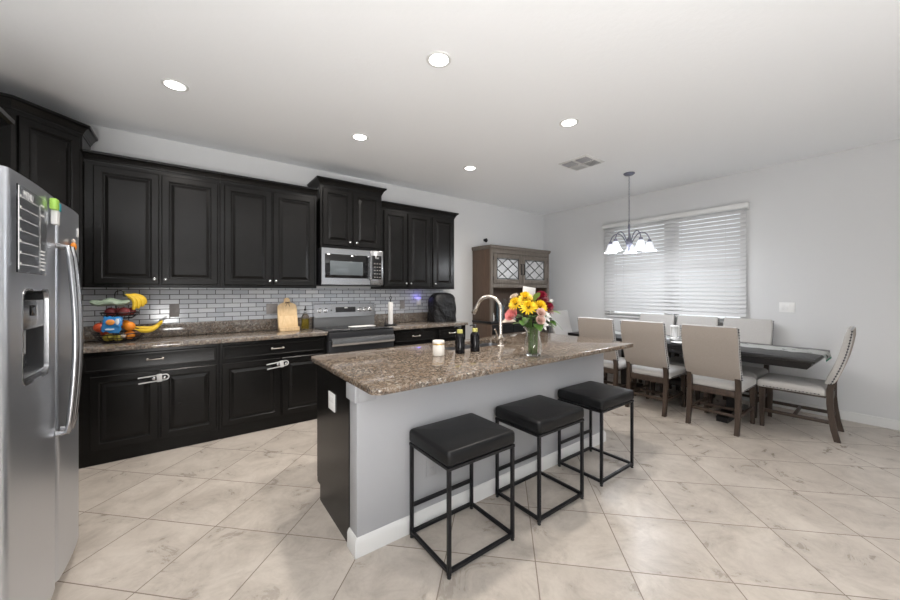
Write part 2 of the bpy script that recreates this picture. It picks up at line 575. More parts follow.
for i, (a, c) in enumerate((W1, W2)):
    bm = NB()
    f = .035
    box(bm, XR + .05, XR + .10, a, a + f, WZ0, WZ1)
    box(bm, XR + .05, XR + .10, c - f, c, WZ0, WZ1)
    box(bm, XR + .05, XR + .10, a + f, c - f, WZ0, WZ0 + f)
    box(bm, XR + .05, XR + .10, a + f, c - f, WZ1 - f, WZ1)
    zm = 1.735
    box(bm, XR + .045, XR + .105, a + f, c - f, zm - .028, zm + .028)
    w = struct('window_%d' % (i + 1), bm, M['white_paint'])
    bm = NB(); box(bm, XR + .072, XR + .076, a + f, c - f, WZ0 + f, WZ1 - f); obj('window_glass', bm, M['pane'], w, False)
bm = NB(); box(bm, XR - .03, XR + .05, W1[0] - .03, W2[1] + .03, WZ0 - .022, WZ0 - .001, .004); struct('trim_1', bm, M['white_paint'], label='white window sill')

# tiled backsplash on the kitchen wall
bm = NB(); box(bm, -1.27, 3.19, YB - .012, YB - .001, .93, 1.415); box(bm, 1.205, 1.99, YB - .012, YB - .001, .0, .93); o = struct('wall_tile', bm, M['splash'], label='grey blue glass subway tile backsplash')

# ------------------------------------------------------------------ cabinet builders
def knob(parent, x, y, z, r=.013):
    bm = NB()
    n0 = 0
    lathe(bm, [(.006, 0), (.005, .010), (.008, .014), (r, .020), (r * .9, .026), (.004, .030)], seg=14)
    xf(bm, 0, Matrix.Translation((x, y, z)) @ Matrix.Rotation(PI / 2, 4, 'X'))
    return obj('knob', bm, M['chrome'], parent)

def pull(parent, x, y, z, L=.10):
    bm = NB()
    pts = [(x - L / 2, y, z), (x - L / 2, y - .022, z)] + [(x - L / 2 + L * i / 8, y - .024 - .006 * math.sin(PI * i / 8), z) for i in range(1, 8)] + [(x + L / 2, y - .022, z), (x + L / 2, y, z)]
    tube(bm, pts, .0045, 8)
    for s in (-1, 1):
        ball(bm, (x + s * L / 2, y - .006, z), .011, (1, .6, 1), 10, 6)
    return obj('pull_handle', bm, M['nickel'], parent)

def upper_cabinet(label, loc, rz, w, depth, z0, z1, doors, knobs, crown_path, left_stile=.02, group=None, name='wall_cabinet'):
    """local: x 0..w, carcass front at y=0, depth to +y; doors = [(x0,x1)]"""
    t_ = thing(name, label, 'cabinet', loc, rz, group)
    bm = NB(); box(bm, 0, w, 0, depth, z0, z1, .002, 1); obj('carcass', bm, M['black'], t_, True)
    for (a, c), kx in zip(doors, knobs):
        bm = NB(); panel(bm, a, c, z0 + .028, z1 - .03, -.001)
        d = obj('door', bm, M['black'], t_, True, angle=20)
        if kx is not None:
            knob(d, kx, -.021, z0 + .075)
    bm = NB(); crown(bm, crown_path, z1 - .004, CROWN); obj('crown_moulding', bm, M['black'], t_, True, angle=20)
    return t_

UF = 4.165       # carcass fronts of the wall cabinets
UD = YB - UF - .003
ZU0, ZU1 = 1.41, 2.468
upper_cabinet('black two-door wall cabinet above the fruit basket', (-.700, UF, 0), 0, .948, UD, ZU0, ZU1,
              [(.056, .483), (.500, .930)], [.453, .530], [(0.0, -.0), (.948, -.0)])
upper_cabinet('black two-door wall cabinet above the wooden stand', (.2495, UF, 0), 0, .930, UD, ZU0, ZU1,
              [(.035, .462), (.476, .905)], [.440, .498], [(0, 0), (.93, 0)])
mf = 4.115
upper_cabinet('taller black wall cabinet directly over the microwave', (1.207, mf, 0), 0, .765, YB - mf - .003, 1.885, 2.60,
              [(.025, .372), (.388, .742)], [.338, .422], [(0, YB - mf - .004), (0, 0), (.765, 0), (.765, YB - mf - .004)])
upper_cabinet('narrow two-door black wall cabinet over the paper towel', (1.985, UF, 0), 0, .765, UD, ZU0 - .005, 2.455,
              [(.035, .38), (.395, .745)], [.352, .425], [(0, 0), (.765, 0)])
upper_cabinet('single-door black wall cabinet above the covered mixer', (2.752, UF, 0), 0, .42, UD, ZU0 - .005, 2.455,
              [(.028, .395)], [.058], [(0, 0), (.42, 0), (.42, UD - .002)])
# diagonal corner cabinet: face from (-.95, 3.87) to (-.675, 4.145)
t_ = thing('corner_wall_cabinet', 'tall black corner cabinet set diagonally behind the fridge', 'cabinet', (-1.005, 3.827, 0), rad(45))
fw = .427
z0d, z1d = 1.41, 2.665
bm = NB()
prism(bm, [(0, 0), (fw, 0), (fw + .22, .22), (fw / 2, .66), (-.18, .18)], z0d, z1d)
obj('carcass', bm, M['black'], t_)
bm = NB(); panel(bm, .035, fw - .03, z0d + .028, z1d - .035, -.001)
d = obj('door', bm, M['black'], t_, True, angle=20)
knob(d, .30, -.021, z0d + .075)
bm = NB(); crown(bm, [(-.17, .17), (0, 0), (fw, 0), (fw + .21, .21)], z1d - .004, CROWN)
obj('crown_moulding', bm, M['black'], t_, True, angle=20)
# cabinet over the fridge on the left wall (faces +X)
upper_cabinet('black wall cabinet above the fridge', (-.71, 1.70, 0), rad(90), .815, .56, 1.80, 2.104, [(.03, .40), (.415, .785)], [.365, .45], [(0, 0), (.815, 0), (.815, .10)], name='over_fridge_cabinet')

# base cabinets
BF = 3.89
BD = YB - BF - .014
CT0, CT1 = .897, .935
def base_cabinet(label, x0, x1, drawers, doors, dz=(.735, .868), dz2=(.12, .705), ext=0.0):
    t_ = thing('base_cabinet', label, 'cabinet', (x0, BF, 0), 0, None)
    w = x1 - x0
    bm = NB(); box(bm, -ext, w, 0, BD, .09, CT0 - .001, .002, 1); obj('carcass', bm, M['black'], t_)
    bm = NB(); box(bm, -ext, w, .012, BD, 0, .0895); obj('toe_kick', bm, M['black'], t_)
    for a, c in drawers:
        bm = NB(); panel(bm, a, c, dz[0], dz[1], -.001, .02, [(0, -.001), (0, -.017), (.004, -.021), (.016, -.021), (.020, -.018), (.03, -.017)])
        d = obj('drawer_front', bm, M['black'], t_, True, angle=20)
        pull(d, (a + c) / 2, -.021 if False else -.017, (dz[0] + dz[1]) / 2 + .005)
    for a, c, k in doors:
        bm = NB(); panel(bm, a, c, dz2[0], dz2[1], -.001)
        d = obj('door', bm, M['black'], t_, True, angle=20)
        if k:
            knob(d, k, -.021, dz2[1] - .06)
    return t_
base_cabinet('black base cabinet below the fruit basket', -.69, .224, [(.03, .895)], [(.07, .482, .455), (.497, .895, .525)], ext=.575)
base_cabinet('black base cabinet below the wooden stand', .226, 1.209, [(.025, .955)], [(.02, .52, .49), (.535, .955, .565)])
base_cabinet('black base cabinet right beside the range', 2.003, 2.66, [(.03, .64)], [(.03, .325, .30), (.34, .64, .365)])
base_cabinet('narrow black base cabinet under the covered mixer', 2.662, 3.165, [(.03, .475)], [(.03, .475, .06)])

def counter(name, label, x0, x1, y0, y1, m, lip=True):
    t_ = thing(name, label, 'countertop', ((x0 + x1) / 2, (y0 + y1) / 2, CT0))
    bm = NB(); box(bm, x0, x1, y0, y1, CT0, CT1, .006, 3); obj('slab', bm, m, t_, True, True)
    if lip:
        bm = NB(); box(bm, x0, x1, y1 - .024, y1, CT1 + .0005, 1.062, .003, 2); obj('granite_upstand', bm, m, t_, True, True)
    return t_
counter('countertop', 'long speckled granite worktop under the fruit basket', XL + .012, 1.209, 3.852, YB - .013, M['granite_back'])
counter('countertop', 'short speckled granite worktop holding the covered mixer', 2.003, 3.185, 3.852, YB - .013, M['granite_back'])

# ------------------------------------------------------------------ refrigerator
FX, FY0, FY1, FM = -.46, 1.746, 2.690, 2.288
fr = thing('refrigerator', 'stainless side-by-side fridge with ice dispenser', 'refrigerator', (FX - .4, (FY0 + FY1) / 2, 0))
bm = NB(); box(bm, -1.20, FX - .075, FY0 + .012, FY1 - .012, .0, 1.765, .006); obj('body', bm, M['mid_grey'], fr, True, True)
def fdoor(y0, y1, hole=None):
    """door slab facing +X with a softly bowed face and rounded vertical edges"""
    bm = NB()
    ny = 22
    prof = []
    w = y1 - y0
    for i in range(ny + 1):
        s = i / ny
        y = y0 + w * s
        e = min(s, 1 - s) * w
        r = .028
        x = FX - (r - math.sqrt(max(r * r - (r - min(e, r)) ** 2, 0)))
        x -= .010 * (2 * abs(s - .5)) ** 2
        prof.append((x, y))
    # denser corner samples
    prof2 = []
    for k in range(7):
        a = PI / 2 * k / 6
        e = .028 * (1 - math.cos(a))
        s = e / w
        prof2.append((FX - .028 * (1 - math.sin(a)) - .010 * (2 * abs(s - .5)) ** 2, y0 + e))
    mid = [(x, y) for x, y in prof if .03 < y - y0 < w - .03]
    prof = prof2 + mid + [(x, y0 + y1 - y) for x, y in reversed(prof2)]
    zs = [.082, 1.05, 1.38, 1.778] if hole else [.082, 1.778]
    if hole:
        # snap the face columns to the opening
        ys = [y for _, y in prof]
        def near(v):
            return min(range(7, len(ys) - 7), key=lambda i: abs(ys[i] - v))
        i0, i1 = near(hole[0]), near(hole[1])
        prof[i0] = (prof[i0][0], hole[0])
        prof[i1] = (prof[i1][0], hole[1])
    vs = [[bm.verts.new((x, y, z)) for x, y in prof] for z in zs]
    for r in range(len(zs) - 1):
        for i in range(len(prof) - 1):
            if hole and r == 1 and i0 <= i < i1:
                continue
            bm.faces.new((vs[r][i], vs[r][i + 1], vs[r + 1][i + 1], vs[r + 1][i]))
    bk = [[bm.verts.new((FX - .07, y, z)) for y in (y0, y1)] for z in (zs[0], zs[-1])]
    bm.faces.new([bk[0][0]] + vs[0] + [bk[0][1]])
    bm.faces.new([bk[1][1]] + list(reversed(vs[-1])) + [bk[1][0]])
    bm.faces.new((bk[0][0], bk[0][1], bk[1][1], bk[1][0]))
    bm.faces.new([bk[0][0], bk[1][0]] + [vs[r][0] for r in reversed(range(len(zs)))])
    bm.faces.new([bk[0][1]] + [vs[r][-1] for r in range(len(zs))] + [bk[1][1]])
    return bm
def fx_at(y):
    s = (y - FY0) / (FM - .003 - FY0)
    return FX - .010 * (2 * abs(s - .5)) ** 2
bm = fdoor(FY0, FM - .003, (1.868, 2.140))
fd = obj('freezer_door', bm, M['fridge_steel'], fr, True, True, angle=30)
bm = fdoor(FM + .003, FY1)
fd2 = obj('fridge_door', bm, M['fridge_steel'], fr, True, True, angle=30)
bm = NB(); box(bm, FX - .11, FX - .075, FY0 + .02, FY1 - .02, .012, .078); obj('toe_grille', bm, M['charcoal'], fr, True, True)
# dispenser: recess liner, control panel, frame and drip tray
bm = NB()
y0, y1, z0, z1 = 1.868, 2.140, 1.05, 1.38
xb = FX - .062
P8 = [(FX - .006, y0, z0), (FX - .006, y1, z0), (FX - .006, y1, z1), (FX - .006, y0, z1)]
P9 = [(xb, y0 + .012, z0 + .02), (xb, y1 - .012, z0 + .02), (xb, y1 - .012, z1 - .02), (xb, y0 + .012, z1 - .02)]
loop_skin(bm, [P8, P9], False, True)
dl = obj('dispenser_recess', bm, M['charcoal'], fd, True, True)
bm = NB(); box(bm, FX - .055, FX - .012, y0 + .006, y1 - .006, 1.235, 1.345, .008); obj('control_panel', bm, M['steel'], dl, True, True)
bm = NB(); box(bm, FX - .011, FX - .008, 1.975, 2.045, 1.285, 1.325, .001); obj('display', bm, M['black_glass'], dl, True, True)
bm = NB()
tube(bm, [(FX - .034, 1.955, 1.235), (FX - .030, 1.95, 1.19), (FX - .022, 1.93, 1.15)], [.016, .013, .010], 10)
obj('water_spout', bm, M['mid_grey'], dl, True, True)
bm = NB(); prism(bm, [(FX - .055, 1.062), (FX - .006, 1.054), (FX - .006, 1.068), (FX - .055, 1.085)], y0 + .010, y1 - .006, 'y'); obj('drip_tray', bm, M['steel'], dl, True, True)
bm = NB()
rings = []
for (ya, yb, za, zb, xx) in ((y0 - .007, y1 + .012, z0 - .010, z1 + .008, FX - .002), (y0 - .005, y1 + .010, z0 - .008, z1 + .006, FX + .0012), (y0 + .001, y1 - .001, z0 + .001, z1 - .001, FX + .0012), (y0 + .002, y1 - .002, z0 + .002, z1 - .002, FX - .012)):
    rings.append([Vector((xx - FX + fx_at(p[0]), p[0], p[1])) for p in rrect((ya + yb) / 2, (za + zb) / 2, yb - ya, zb - za, .035, 5)])
loop_skin(bm, rings, False, False)
obj('dispenser_frame', bm, M['steel'], fd, True, True)
def fhandle(y, door, m):
    bm = NB()
    z0, z1 = .755, 1.575
    pts = [(FX - .004, y, z0), (FX + .030, y, z0 + .002)]
    for i in range(1, 16):
        s = i / 16
        pts.append((FX + .034 + .022 * math.sin(PI * s), y, z0 + (z1 - z0) * s))
    pts += [(FX + .030, y, z1 - .002), (FX - .004, y, z1)]
    rings = []
    n = len(pts)
    for i, p in enumerate(pts):
        d = (Vector(pts[min(i + 1, n - 1)]) - Vector(pts[max(i - 1, 0)])).normalized()
        s = Vector((0, 1, 0))
        w = d.cross(s)
        rings.append([Vector(p) + s * (.0155 * math.cos(a)) + w * (.012 * math.sin(a)) for a in [2 * PI * k / 14 for k in range(14)]])
    loop_skin(bm, rings)
    obj('door_handle', bm, m, door, True, True)
fhandle(FM - .036, fd, M['steel'])
fhandle(FM + .036, fd2, M['steel'])

# magnetic planner board with white ruled lines
pl = thing('planner_board', 'clear planner board with white ruled lines on the fridge', 'planner', (FX, 1.93, 1.5))
bm = NB(); box(bm, FX + .003, FX + .006, 1.785, 2.085, 1.44, 1.735, .001, 1); obj('acrylic_sheet', bm, M['acrylic'], pl, True, True)
bm = NB(); box(bm, FX + .0062, FX + .0072, 1.790, 1.796, 1.45, 1.73); obj('margin_line', bm, M['ink_white'], pl, False, True)
for k in range(7):
    z = 1.695 - k * .038
    bm = NB(); box(bm, FX + .0062, FX + .0068, 1.80, 1.985, z, z + .0018); box(bm, FX + .0062, FX + .0070, 1.803, 1.815, z - .001, z + .008); obj('ruled_line', bm, M['ink_white'], pl, False, True)
bm = NB(); box(bm, FX + .0062, FX + .0068, 2.0, 2.002, 1.45, 1.70); obj('column_line', bm, M['ink_white'], pl, False, True)
for k in range(6):
    z = 1.53 - k * .014
    bm = NB()
    L = random.uniform(.035, .06)
    tube(bm, [(FX + .0066, 2.012 + L * i / 12, z + random.uniform(-.003, .003)) for i in range(13)], .0016, 5)
    obj('handwriting', bm, M['ink_white'], pl, False, True)
for z in (1.702, 1.665):
    bm = NB(); box(bm, FX + .0062, FX + .0069, 2.01, 2.05, z, z + .006); obj('column_heading', bm, M['ink_white'], pl, False, True)
cu = bpy.data.curves.new('heading_text', 'FONT')
cu.body = 'MENU'
cu.size = .034
cu.extrude = .0004
tmp = bpy.data.objects.new('heading_text', cu)
C.objects.link(tmp)
bpy.context.view_layer.update()
me = bpy.data.meshes.new_from_object(tmp.evaluated_get(bpy.context.evaluated_depsgraph_get()))
bpy.data.objects.remove(tmp)
me.transform(Matrix.Translation((FX + .0068, 1.835, 1.700)) @ Matrix.Rotation(PI / 2, 4, 'Z') @ Matrix.Rotation(PI / 2, 4, 'X') @ Matrix.Scale(1, 4))
me.transform(Matrix.Translation(-pl.location))
me.materials.append(M['ink_white'])
o = bpy.data.objects.new('heading', me)
C.objects.link(o)
o.parent = pl
ph = thing('marker_holder', 'white magnetic marker holder with a green and a teal top', 'holder', (FX, 2.165, 1.66))
bm = NB(); box(bm, FX + .002, FX + .022, 2.145, 2.185, 1.655, 1.735, .004); obj('holder_body', bm, M['plastic_white'], ph, True, True)
bm = NB(); box(bm, FX + .004, FX + .026, 2.118, 2.158, 1.712, 1.758, .005); obj('marker_top', bm, M['lime'], ph, True, True)['label'] = 'lime green top'
bm = NB(); box(bm, FX + .0225, FX + .027, 2.160, 2.180, 1.712, 1.745, .002); obj('marker_top', bm, M['teal'], ph, True, True)['label'] = 'teal top'
mg = thing('fridge_magnet', 'small orange figure magnet holding a strip on the fridge door', 'magnet', (FX, 2.45, 1.57))
bm = NB(); ball(bm, (FX + .0125, 2.452, 1.592), .022, (.5, 1, 1)); obj('magnet_disc', bm, M['orange'], mg, True, True)
bm = NB(); ball(bm, (FX + .0125, 2.452, 1.618), .012, (.6, 1, 1)); obj('magnet_head', bm, M['cream'], mg, True, True)
bm = NB(); box(bm, FX + .001, FX + .004, 2.440, 2.468, 1.50, 1.575, .001, 1); obj('paper_strip', bm, M['blush'], mg, True, True)
bm = NB(); box(bm, FX - .003, FX + .002, 2.598, 2.612, 1.655, 1.70, .001); tag(obj('door_sticker', bm, M['plastic_white']), 'tiny white sticker near the outer edge of the fridge door', 'sticker')

# ------------------------------------------------------------------ microwave
mwx0, mwx1, mwz0, mwz1, my = 1.212, 1.978, 1.452, 1.880, 4.085
mw = thing('microwave', 'stainless microwave mounted above the range', 'microwave', ((mwx0 + mwx1) / 2, 4.2, mwz0))
bm = NB(); box(bm, mwx0, mwx1, my + .022, YB - .014, mwz0, mwz1, .004); obj('body', bm, M['charcoal'], mw, True, True)
bm = NB()
xa = mwx0 + .595
rings = []
for ins, yy in ((0, my + .021), (0, my + .004), (.004, my), ):
    rings.append([Vector((mwx0 + ins, yy, mwz0 + ins)), Vector((xa - ins, yy, mwz0 + ins)), Vector((xa - ins, yy, mwz1 - ins)), Vector((mwx0 + ins, yy, mwz1 - ins))])
rings.append([Vector((mwx0 + .045, my, mwz0 + .085)), Vector((xa - .045, my, mwz0 + .085)), Vector((xa - .045, my, mwz1 - .075)), Vector((mwx0 + .045, my, mwz1 - .075))])
loop_skin(bm, rings, True, True)
md = obj('door', bm, M['steel'], mw, True, True)
bm = NB(); box(bm, mwx0 + .040, xa - .035, my - .005, my - .0005, mwz0 + .080, mwz1 - .070, .002); obj('window_border', bm, M['black_glass'], md, True, True)
bm = NB(); box(bm, mwx0 + .095, xa - .10, my - .007, my - .0052, mwz0 + .115, mwz1 - .150, .001); obj('window_pane', bm, M['mw_glass'], md, True, True)
bm = NB()
hx = xa - .012
tube(bm, [(hx, my, mwz0 + .07), (hx, my - .03, mwz0 + .075)] + [(hx, my - .035, mwz0 + .08 + .28 * i / 6) for i in range(7)] + [(hx, my - .03, mwz1 - .078), (hx, my, mwz1 - .073)], .013, 10)
obj('handle', bm, M['steel'], md, True, True)
bm = NB(); box(bm, xa + .002, mwx1, my, my + .021, mwz0, mwz1, .003); cp = obj('control_panel', bm, M['steel'], mw, True, True)
bm = NB(); box(bm, xa + .022, mwx1 - .025, my - .004, my - .0005, mwz0 + .075, mwz1 - .06, .002); obj('keypad', bm, M['black_glass'], cp, True, True)
bm = NB(); box(bm, xa + .06, mwx1 - .06, my - .0052, my - .0042, mwz1 - .100, mwz1 - .078); obj('clock_display', bm, M['mid_grey'], cp, False, True)
for r in range(5):
    for c in range(3):
        bm = NB(); box(bm, xa + .045 + c * .035, xa + .065 + c * .035, my - .0052, my - .0042, mwz0 + .095 + r * .042, mwz0 + .104 + r * .042); obj('key', bm, M['plate_grey'], cp, False, True)
bm = NB(); box(bm, mwx0 + .01, mwx1 - .01, my + .03, YB - .03, mwz0 - .012, mwz0 - .0005, .003); obj('vent_underside', bm, M['charcoal'], mw, True, True)

# ------------------------------------------------------------------ range
rx0, rx1 = 1.214, 1.998
rg = thing('range', 'stainless electric range with black glass cooktop', 'stove', ((rx0 + rx1) / 2, 4.1, 0))
bm = NB(); box(bm, rx0, rx1, 3.862, YB - .014, .02, .925, .003); obj('body', bm, M['charcoal'], rg, True, True)
bm = NB(); box(bm, rx0 + .004, rx1 - .004, 3.842, 4.385, .9255, .940, .004); obj('cooktop', bm, M['black_glass'], rg, True, True)
bm = NB(); box(bm, rx0 + .002, rx1 - .002, 3.832, 3.861, .835, .924, .004); obj('front_trim', bm, M['charcoal'], rg, True, True)
bm = NB(); box(bm, rx0 + .004, rx1 - .004, 3.828, 3.861, .245, .830, .006); od = obj('oven_door', bm, M['charcoal'], rg, True, True)
bm = NB(); box(bm, rx0 + .09, rx1 - .09, 3.824, 3.8275, .34, .70, .001); obj('oven_window', bm, M['black_glass'], od, True, True)
bm = NB(); prism(bm, [(3.828, .775), (3.785, .780), (3.768, .805), (3.772, .845), (3.798, .862), (3.828, .860)], rx0 + .02, rx1 - .02, 'x'); obj('oven_handle', bm, M['steel'], od, True, True)
bm = NB(); box(bm, rx0 + .004, rx1 - .004, 3.832, 3.861, .045, .238, .006); obj('storage_drawer', bm, M['charcoal'], rg, True, True)
bm = NB(); box(bm, rx0, rx1, 4.388, YB - .0145, .9255, 1.055, .003); obj('backguard_base', bm, M['mid_grey'], rg, True, True)
bm = NB(); prism(bm, [(4.372, 1.055), (4.388, 1.215), (4.40, 1.222), (4.474, 1.222), (4.474, 1.055)], rx0, rx1, 'x'); bg = obj('control_panel', bm, M['steel'], rg, True, True)
bm = NB(); box(bm, 0, .255, -.004, 0, .008, .072, .001); xf(bm, 0, Matrix.Translation((rx0 + .26, 4.376, 1.105)) @ Matrix.Rotation(-rad(5.7), 4, 'X')); obj('display_panel', bm, M['charcoal'], bg, True, True)
bm = NB(); box(bm, .11, .15, -.006, -.0045, .055, .070); xf(bm, 0, Matrix.Translation((rx0 + .26, 4.376, 1.105)) @ Matrix.Rotation(-rad(5.7), 4, 'X')); obj('clock_display', bm, M['plastic_white'], bg, False, True)
for kx in (.065, .137, .575, .648, .716):
    bm = NB(); lathe(bm, [(.028, 0), (.028, .006), (.023, .008), (.021, .022), (.017, .025)], seg=20); xf(bm, 0, Matrix.Translation((rx0 + kx, 4.3795, 1.14)) @ Matrix.Rotation(PI / 2 - rad(5.7), 4, 'X'))
    kn = obj('knob', bm, M['chrome'], bg, True, True)
    bm = NB(); box(bm, -.003, .003, -.018, .018, .0255, .031, .001); xf(bm, 0, Matrix.Translation((rx0 + kx, 4.3795, 1.14)) @ Matrix.Rotation(PI / 2 - rad(5.7), 4, 'X')); obj('knob_grip', bm, M['nickel'], kn, True, True)
bm = NB(); lathe(bm, [(.008, 0), (.008, .003)], seg=12); xf(bm, 0, Matrix.Translation((rx0 + .205, 4.380, 1.14)) @ Matrix.Rotation(PI / 2, 4, 'X')); obj('indicator', bm, M['charcoal'], bg, True, True)
bm = NB()
for R in (.095, .075):
    for (cx, cy) in ((rx0 + .2, 4.02), (rx0 + .58, 4.02), (rx0 + .2, 4.25), (rx0 + .58, 4.25)):
        r0 = [Vector((cx + R * math.cos(a), cy + R * math.sin(a), .9405)) for a in [2 * PI * k / 32 for k in range(32)]]
        r1 = [Vector((cx + (R - .003) * math.cos(a), cy + (R - .003) * math.sin(a), .9405)) for a in [2 * PI * k / 32 for k in range(32)]]
        loop_skin(bm, [r0, r1], False, False)
    break
o = obj('burner_marking', bm, M['plate_grey'], rg, False, True)
# spoon rest
bm = NB()
loft(bm, 0, 0, .34, .13, .06, [(0, .02), (.004, .006), (.014, 0), (.016, .004), (.007, .02), (.006, .04)])
o = tag(obj('spoon_rest', bm, M['plastic_white']), 'white oval dish lying on the black cooktop', 'dish')
o.location = (rx0 + .47, 4.05, .942)

# ------------------------------------------------------------------ island
IX0, IX1 = .70, 3.06
SK = (1.62, 2.32, 2.16, 2.47)
il = thing('kitchen_island', 'pale grey kitchen island base with black end panel', 'island', (1.9, 2.1, 0))
bm = NB(); box(bm, IX0, IX1, 1.752, 1.855, 0, .886, .004); hw = obj('half_wall', bm, M['island_paint'], il, True, True)
bm = NB(); box(bm, IX0 + .012, IX1 - .02, 1.8555, 2.5, .10, .69, .002); box(bm, IX0 + .012, SK[0] - .03, 1.8555, 2.5, .6905, .886); box(bm, SK[1] + .03, IX1 - .02, 1.8555, 2.5, .6905, .886); box(bm, SK[0] - .0295, SK[1] + .0295, 1.8555, SK[2] - .02, .6905, .886); obj('cabinet_carcass', bm, M['black'], il, True, True)
bm = NB(); box(bm, IX0 + .035, IX1 - .03, 1.8555, 2.36, 0, .0995); obj('toe_kick', bm, M['black'], il, True, True)
bm = NB()
prism(bm, [(1.8558, 0), (2.375, 0), (2.375, .10), (2.435, .10), (2.435, .886), (1.8558, .886)], IX0 - .004, IX0 + .0115, 'x')
obj('end_panel', bm, M['black'], il, True, True)
bm = NB()
base_prof = [(0, 0), (.014, 0), (.014, .075), (.010, .088), (.003, .098), (0, .098)]
crown(bm, [(IX0, 1.855), (IX0, 1.752), (IX1, 1.752), (IX1, 1.855)], 0, base_prof)
obj('baseboard', bm, M['white_paint'], il, True, True)
bm = NB(); box(bm, IX0 - .016, IX0 - .0005, 1.736, 1.868, .800, .886, .004); box(bm, IX0 - .0004, IX0 + .10, 1.736, 1.7515, .800, .886, .004); obj('trim_block', bm, M['island_paint'], il, True, True)
# cabinet doors on the range side
for k in range(4):
    a = IX0 + .05 + k * .57
    bm = NB(); panel(bm, 0, .55, .13, .86, 0); xf(bm, 0, Matrix.Translation((a + .55, 2.5005, 0)) @ Matrix.Rotation(PI, 4, 'Z'))
    obj('door', bm, M['black'], il, True, True, angle=20)

ct = thing('island_countertop', 'brown speckled granite slab on the island', 'countertop', (1.9, 2.03, .887))
bm = NB()
ox0, ox1, oy0, oy1 = .684, 3.165, 1.512, 2.595
def orr(ins, z):
    return [Vector((x, y, z)) for x, y in rrect((ox0 + ox1) / 2, (oy0 + oy1) / 2, ox1 - ox0 - 2 * ins, oy1 - oy0 - 2 * ins, max(.055 - ins, .02), 6)]
def irr(ins, z):
    return [Vector((x, y, z)) for x, y in rrect((SK[0] + SK[1]) / 2, (SK[2] + SK[3]) / 2, SK[1] - SK[0] - 2 * ins, SK[3] - SK[2] - 2 * ins, .05, 6)]
rings = [irr(0, .887), orr(.005, .887), orr(.0012, .889), orr(0, .893), orr(0, .911), orr(.0012, .916), orr(.004, .919), orr(.008, .92), irr(0, .92)]
rs = loop_skin(bm, rings, False, False)
n = len(rs[0])
for i in range(n):
    j = (i + 1) % n
    bm.faces.new((rs[-1][i], rs[-1][j], rs[0][j], rs[0][i]))
obj('granite_slab', bm, M['granite'], ct, True, True)
# undermount sink
sk = thing('sink', 'undermount basin let into the island granite', 'sink', (2.0, 2.32, .70))
bm = NB(); loop_skin(bm, [irr(-.012, .8805), irr(-.012, .878), irr(.012, .70), irr(.03, .69)][:0] or [irr(.001, .886), irr(.002, .88), irr(.012, .72), irr(.05, .705)], False, True); obj('basin', bm, M['sink_steel'], sk, True, True)
bm = NB(); lathe(bm, [(.045, 0), (.045, .003), (.03, .002)], (2.0, 2.32, .7055), 20); obj('drain', bm, M['chrome'], sk, True, True)
# gooseneck faucet
fx, fy = 2.075, 2.092
fc = thing('faucet', 'brushed nickel gooseneck faucet beside the sink', 'faucet', (fx, fy, .92))
bm = NB(); lathe(bm, [(.030, .0005), (.030, .008), (.024, .014), (.022, .07), (.024, .075), (.020, .085), (.0135, .10)], (fx, fy, .92), 20); obj('base', bm, M['nickel'], fc, True, True)
dirv = Vector((-.10, .205, 0)).normalized()
bm = NB()
R = .106
top = .92 + .305
pts = [(fx, fy, .92 + .09 + (top - 1.01) * i / 5) for i in range(6)]
c = Vector((fx, fy, top)) + dirv * R
pts += [c - dirv * (R * math.cos(a)) + Vector((0, 0, R * math.sin(a))) for a in [PI * .88 * i / 16 for i in range(1, 17)]]
tube(bm, pts, .0155, 14)
obj('spout', bm, M['nickel'], fc, True, True)
e = Vector(pts[-1]); d = (e - Vector(pts[-2])).normalized()
bm = NB(); tube(bm, [e, e + d * .03, e + d * .085, e + d * .09], [.017, .0185, .021, .018], 14); obj('spray_head', bm, M['nickel'], fc, True, True)
bm = NB()
hd = Vector((-.8, -.25, 0)).normalized()
hp = Vector((fx, fy, .985))
tube(bm, [hp + hd * .018, hp + hd * .045], .013, 12)
tube(bm, [hp + hd * .045 + Vector((0, 0, 0)), hp + hd * .055 + Vector((0, 0, .03)), hp + hd * .075 + Vector((0, 0, .065)), hp + hd * .10 + Vector((0, 0, .085))], [.008, .007, .006, .005], 10)
obj('lever', bm, M['nickel'], fc, True, True)
sd = thing('soap_dispenser', 'small nickel soap pump set in the granite beside the vase', 'soap dispenser', (2.46, 2.10, .92))
bm = NB(); lathe(bm, [(.022, .0005), (.022, .006), (.013, .010), (.012, .05), (.015, .055), (.015, .065), (.006, .068)], (2.46, 2.10, .92), 16); obj('pump_body', bm, M['nickel'], sd, True, True)
bm = NB(); tube(bm, [(2.46, 2.10, .988), (2.46, 2.10, 1.0), (2.44, 2.13, 1.005), (2.42, 2.165, .995)], .006, 10); obj('pump_nozzle', bm, M['nickel'], sd, True, True)

